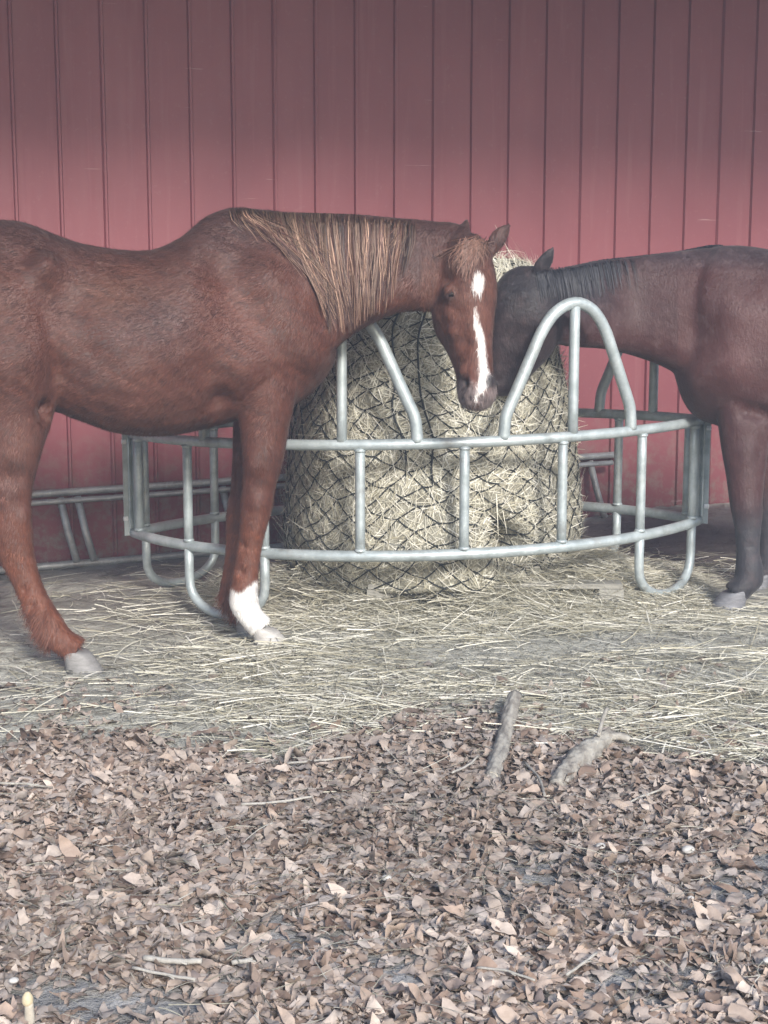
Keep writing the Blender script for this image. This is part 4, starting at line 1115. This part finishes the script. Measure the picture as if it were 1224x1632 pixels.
# ------------------------------------------------------------------ branches, twigs and small things
def branch(label, pts, rad, cat='branch', name='branch', cut=True, mat=None, forks=()):
    pts = [np.array(p, float) for p in pts]; base = pts[0]
    root = empty(name, base)
    tag(root, label, cat)
    k = cr(np.array(pts), 16); rr = np.interp(np.linspace(0, 1, len(k)), np.linspace(0, 1, len(rad)), rad)
    rr = rr * (1 + np.interp(np.linspace(0, 1, len(k)), np.linspace(0, 1, 8), rng.normal(0, .07, 8)))
    m = MB(); m.tube(k, rr, 28)
    V = m.V[0]; ring = np.minimum(np.arange(len(V)) // 28, len(k) - 1); d = V - k[ring]; ph = np.tile(np.arange(28), len(k) + 1)[:len(V)] * 2 * np.pi / 28
    nz = .07 * np.sin(ph * 5 + ring * .35 + 2 * np.sin(ring * .21)) + .06 * np.sin(ph * 9 - ring * .6) + .05 * np.sin(ring * 1.9 + 2 * np.sin(ph * 2)) + rng.normal(0, .03, len(V))
    for kn in range(3):
        kr, kp = rng.uniform(.2, .8) * len(k), rng.uniform(0, 6.28); nz = nz + .30 * np.exp(-((ring - kr) / 3.) ** 2 - ((np.abs(ph - kp) % 6.28) / .5) ** 2)
    m.V[0] = k[ring] + d * (1 + nz)[:, None]
    for fp, fr_ in forks: m.tube(cr(np.array(fp), 4), fr_, 8)
    m.build('stem', mat or M_BARK, root)
    if cut:
        for a, b, r in ((k[-1], k[-2], rr[-1]), (k[0], k[1], rr[0])):
            d = unit(a - b); m = MB(); m.tube([a + d * r * .10, a + d * (r * .17 + .003)], r * .93, 14); m.build('cut_end', M_CUT, root, False)
    return root
def gp3(x, y, up): 
    g = G(x, y); g[2] += up; return g
branch('slimmer grey branch with sawn ends, left of the two on the leaves', [gp3(784, 1250, .020), gp3(797, 1212, .024), gp3(807, 1174, .028), gp3(820, 1136, .055)], [.020, .023, .022, .020])
branch('thicker slanting grey branch with a stub, right of the two on the leaves', [gp3(886, 1264, .018), gp3(907, 1242, .028), gp3(938, 1216, .034), gp3(970, 1192, .036)], [.022, .028, .031, .026], cut=False,
       forks=[([gp3(953, 1210, .070), gp3(960, 1198, .10), gp3(966, 1190, .115)], .006), ([gp3(970, 1198, .045), gp3(988, 1195, .04), gp3(1002, 1195, .03)], .012)])
TW = [('twig', 'pale bleached twig lying flat on the leaves left of centre', [(385, 1304), (440, 1299), (497, 1291)], .0042), ('twig', 'short white stick half under leaves near the bottom left', [(230, 1551), (280, 1557), (322, 1560)], .0075),
      ('twig', 'tip of a white stick showing past the curled leaf at lower left', [(370, 1559), (403, 1557)], .0062), ('twig', 'thin split twig just below the white stick at lower left', [(212, 1566), (262, 1577), (312, 1586)], .004),
      ('twig', 'thin brown twig reaching in from the left edge on leaves', [(-12, 1268), (40, 1270), (84, 1276)], .004), ('twig', 'thin pale stem lying on leaves at bottom centre right', [(760, 1568), (805, 1575), (852, 1588)], .0032),
      ('twig', 'short straight pale stem slanting up at bottom right centre', [(902, 1580), (926, 1565), (950, 1547)], .0038), ('twig', 'curved brown twig below the thicker branch', [(835, 1232), (858, 1258), (868, 1290)], .0045),
      ('twig', 'thin straw coloured twig left of the slim branch foot', [(720, 1250), (745, 1238), (762, 1225)], .004), ('twig', 'pale forked stalk at right on the leaves below the hay', [(990, 1305), (1020, 1292), (1052, 1280)], .0036),
      ('twig', 'long pale stalk lying where the hay meets the leaves, left of centre', [(458, 1234), (505, 1232), (560, 1226)], .004)]
for nm, lb, pp, r in TW:
    pts = np.array([gp3(x, y, .034 + .003 * math.sin(x)) for x, y in pp]); root = empty(nm, pts[0] - np.array([0, 0, .01])); tag(root, lb, 'twig')
    k = cr(pts, 6); k[:, 2] += .0006 * np.sin(np.arange(len(k)) * 1.3); m = MB(); m.tube(k, r * .8 * (1 + .04 * np.sin(np.arange(len(k)) * 2.1)), 8)
    m.build('stem', M_TWIG if 'brown' not in lb else M_BARK, root)
    i = len(k) // 2; m = MB(); d = unit(k[i + 1] - k[i]); sdv = np.cross(d, [0, 0, 1]); m.tube([k[i], k[i] + d * .014 + sdv * .004, k[i] + d * .026 + sdv * .009], r * .35, 6); m.build('side_shoot', M_TWIG if 'brown' not in lb else M_BARK, root)
# pale capped stub at the lower left corner
g = G(46, 1640); mu = empty('mushroom', g); tag(mu, 'small pale stub with a rounded yellow cap in the lower left corner', 'mushroom')
t0, t1 = P(46, 1625, g[1]), P(46, 1600, g[1]); t0[2] = g[2]
m = MB(); m.tube(cr(np.array([t0, (t0 + t1) / 2 + [.001, 0, 0], t1 + [0, 0, .004]]), 4), np.linspace(.011, .008, 9), 12); m.build('stalk', M_CUT, mu)
m = MB(); loft(m, [sec(t1 + np.array([-.002, 0, .004 + .020 * s]), np.array([.0105 * w, 0, 0]), np.array([0, .0105 * w, 0]), 2) for s, w in ((-.5, .3), (-.2, .85), (.2, 1.), (.6, .85), (.9, .45), (1., .1))], 16, 3)
m.build('cap', mat_flat('yellow cap', (.50, .42, .27), (.60, .52, .36), 60, .6, .2), mu)
ST = [(690 + 267, 1370, .010, 'round pale pebble on leaves below the right hand branch'), (1096, 1376, .013, 'flat pale pebble on the leaves at right'), (616, 1422, .010, 'small white pebble among leaves near the centre'), (23, 1589, .008, 'tiny white chip beside the yellow capped stub'),
      (1100, 1455, .006, 'tiny cream pebble on the leaves at lower right'), (1222, 1557, .008, 'small white pebble at the right edge')]
for x, y, r, lb in ST:
    c = gp3(x, y, .034); m = MB(); loft(m, [sec(c + np.array([0, 0, r * .7 * s]), np.array([r * w * 1.2, r * .1, 0]), np.array([0, r * w, 0]), 2.3) for s, w in ((-1, .2), (-.7, .75), (0, 1), (.6, .8), (1, .25))], 12, 2)
    tag(m.build('pebble', M_STONE, None, True, origin=c), lb, 'pebble')

# ------------------------------------------------------------------ veil volume added to lift and cool the dark tones
hm = bpy.data.materials.new('bluish veil'); hm.use_nodes = True
hn = hm.node_tree.nodes; hn.remove(hn['Principled BSDF'])
pv = hn.new('ShaderNodeVolumePrincipled'); pv.inputs['Color'].default_value = (.66, .79, 1., 1); pv.inputs['Density'].default_value = .0115
hm.node_tree.links.new(pv.outputs[0], hn['Material Output'].inputs['Volume'])
hb = MB(); hb.box((0, 3, 1.2), (16, 0, 0), (0, 16, 0), (0, 0, 3.4))
tag(hb.build('added_veil', hm, None, False), 'thin bluish volume added over the yard to lift its dark tones', 'added_veil', kind='stuff')
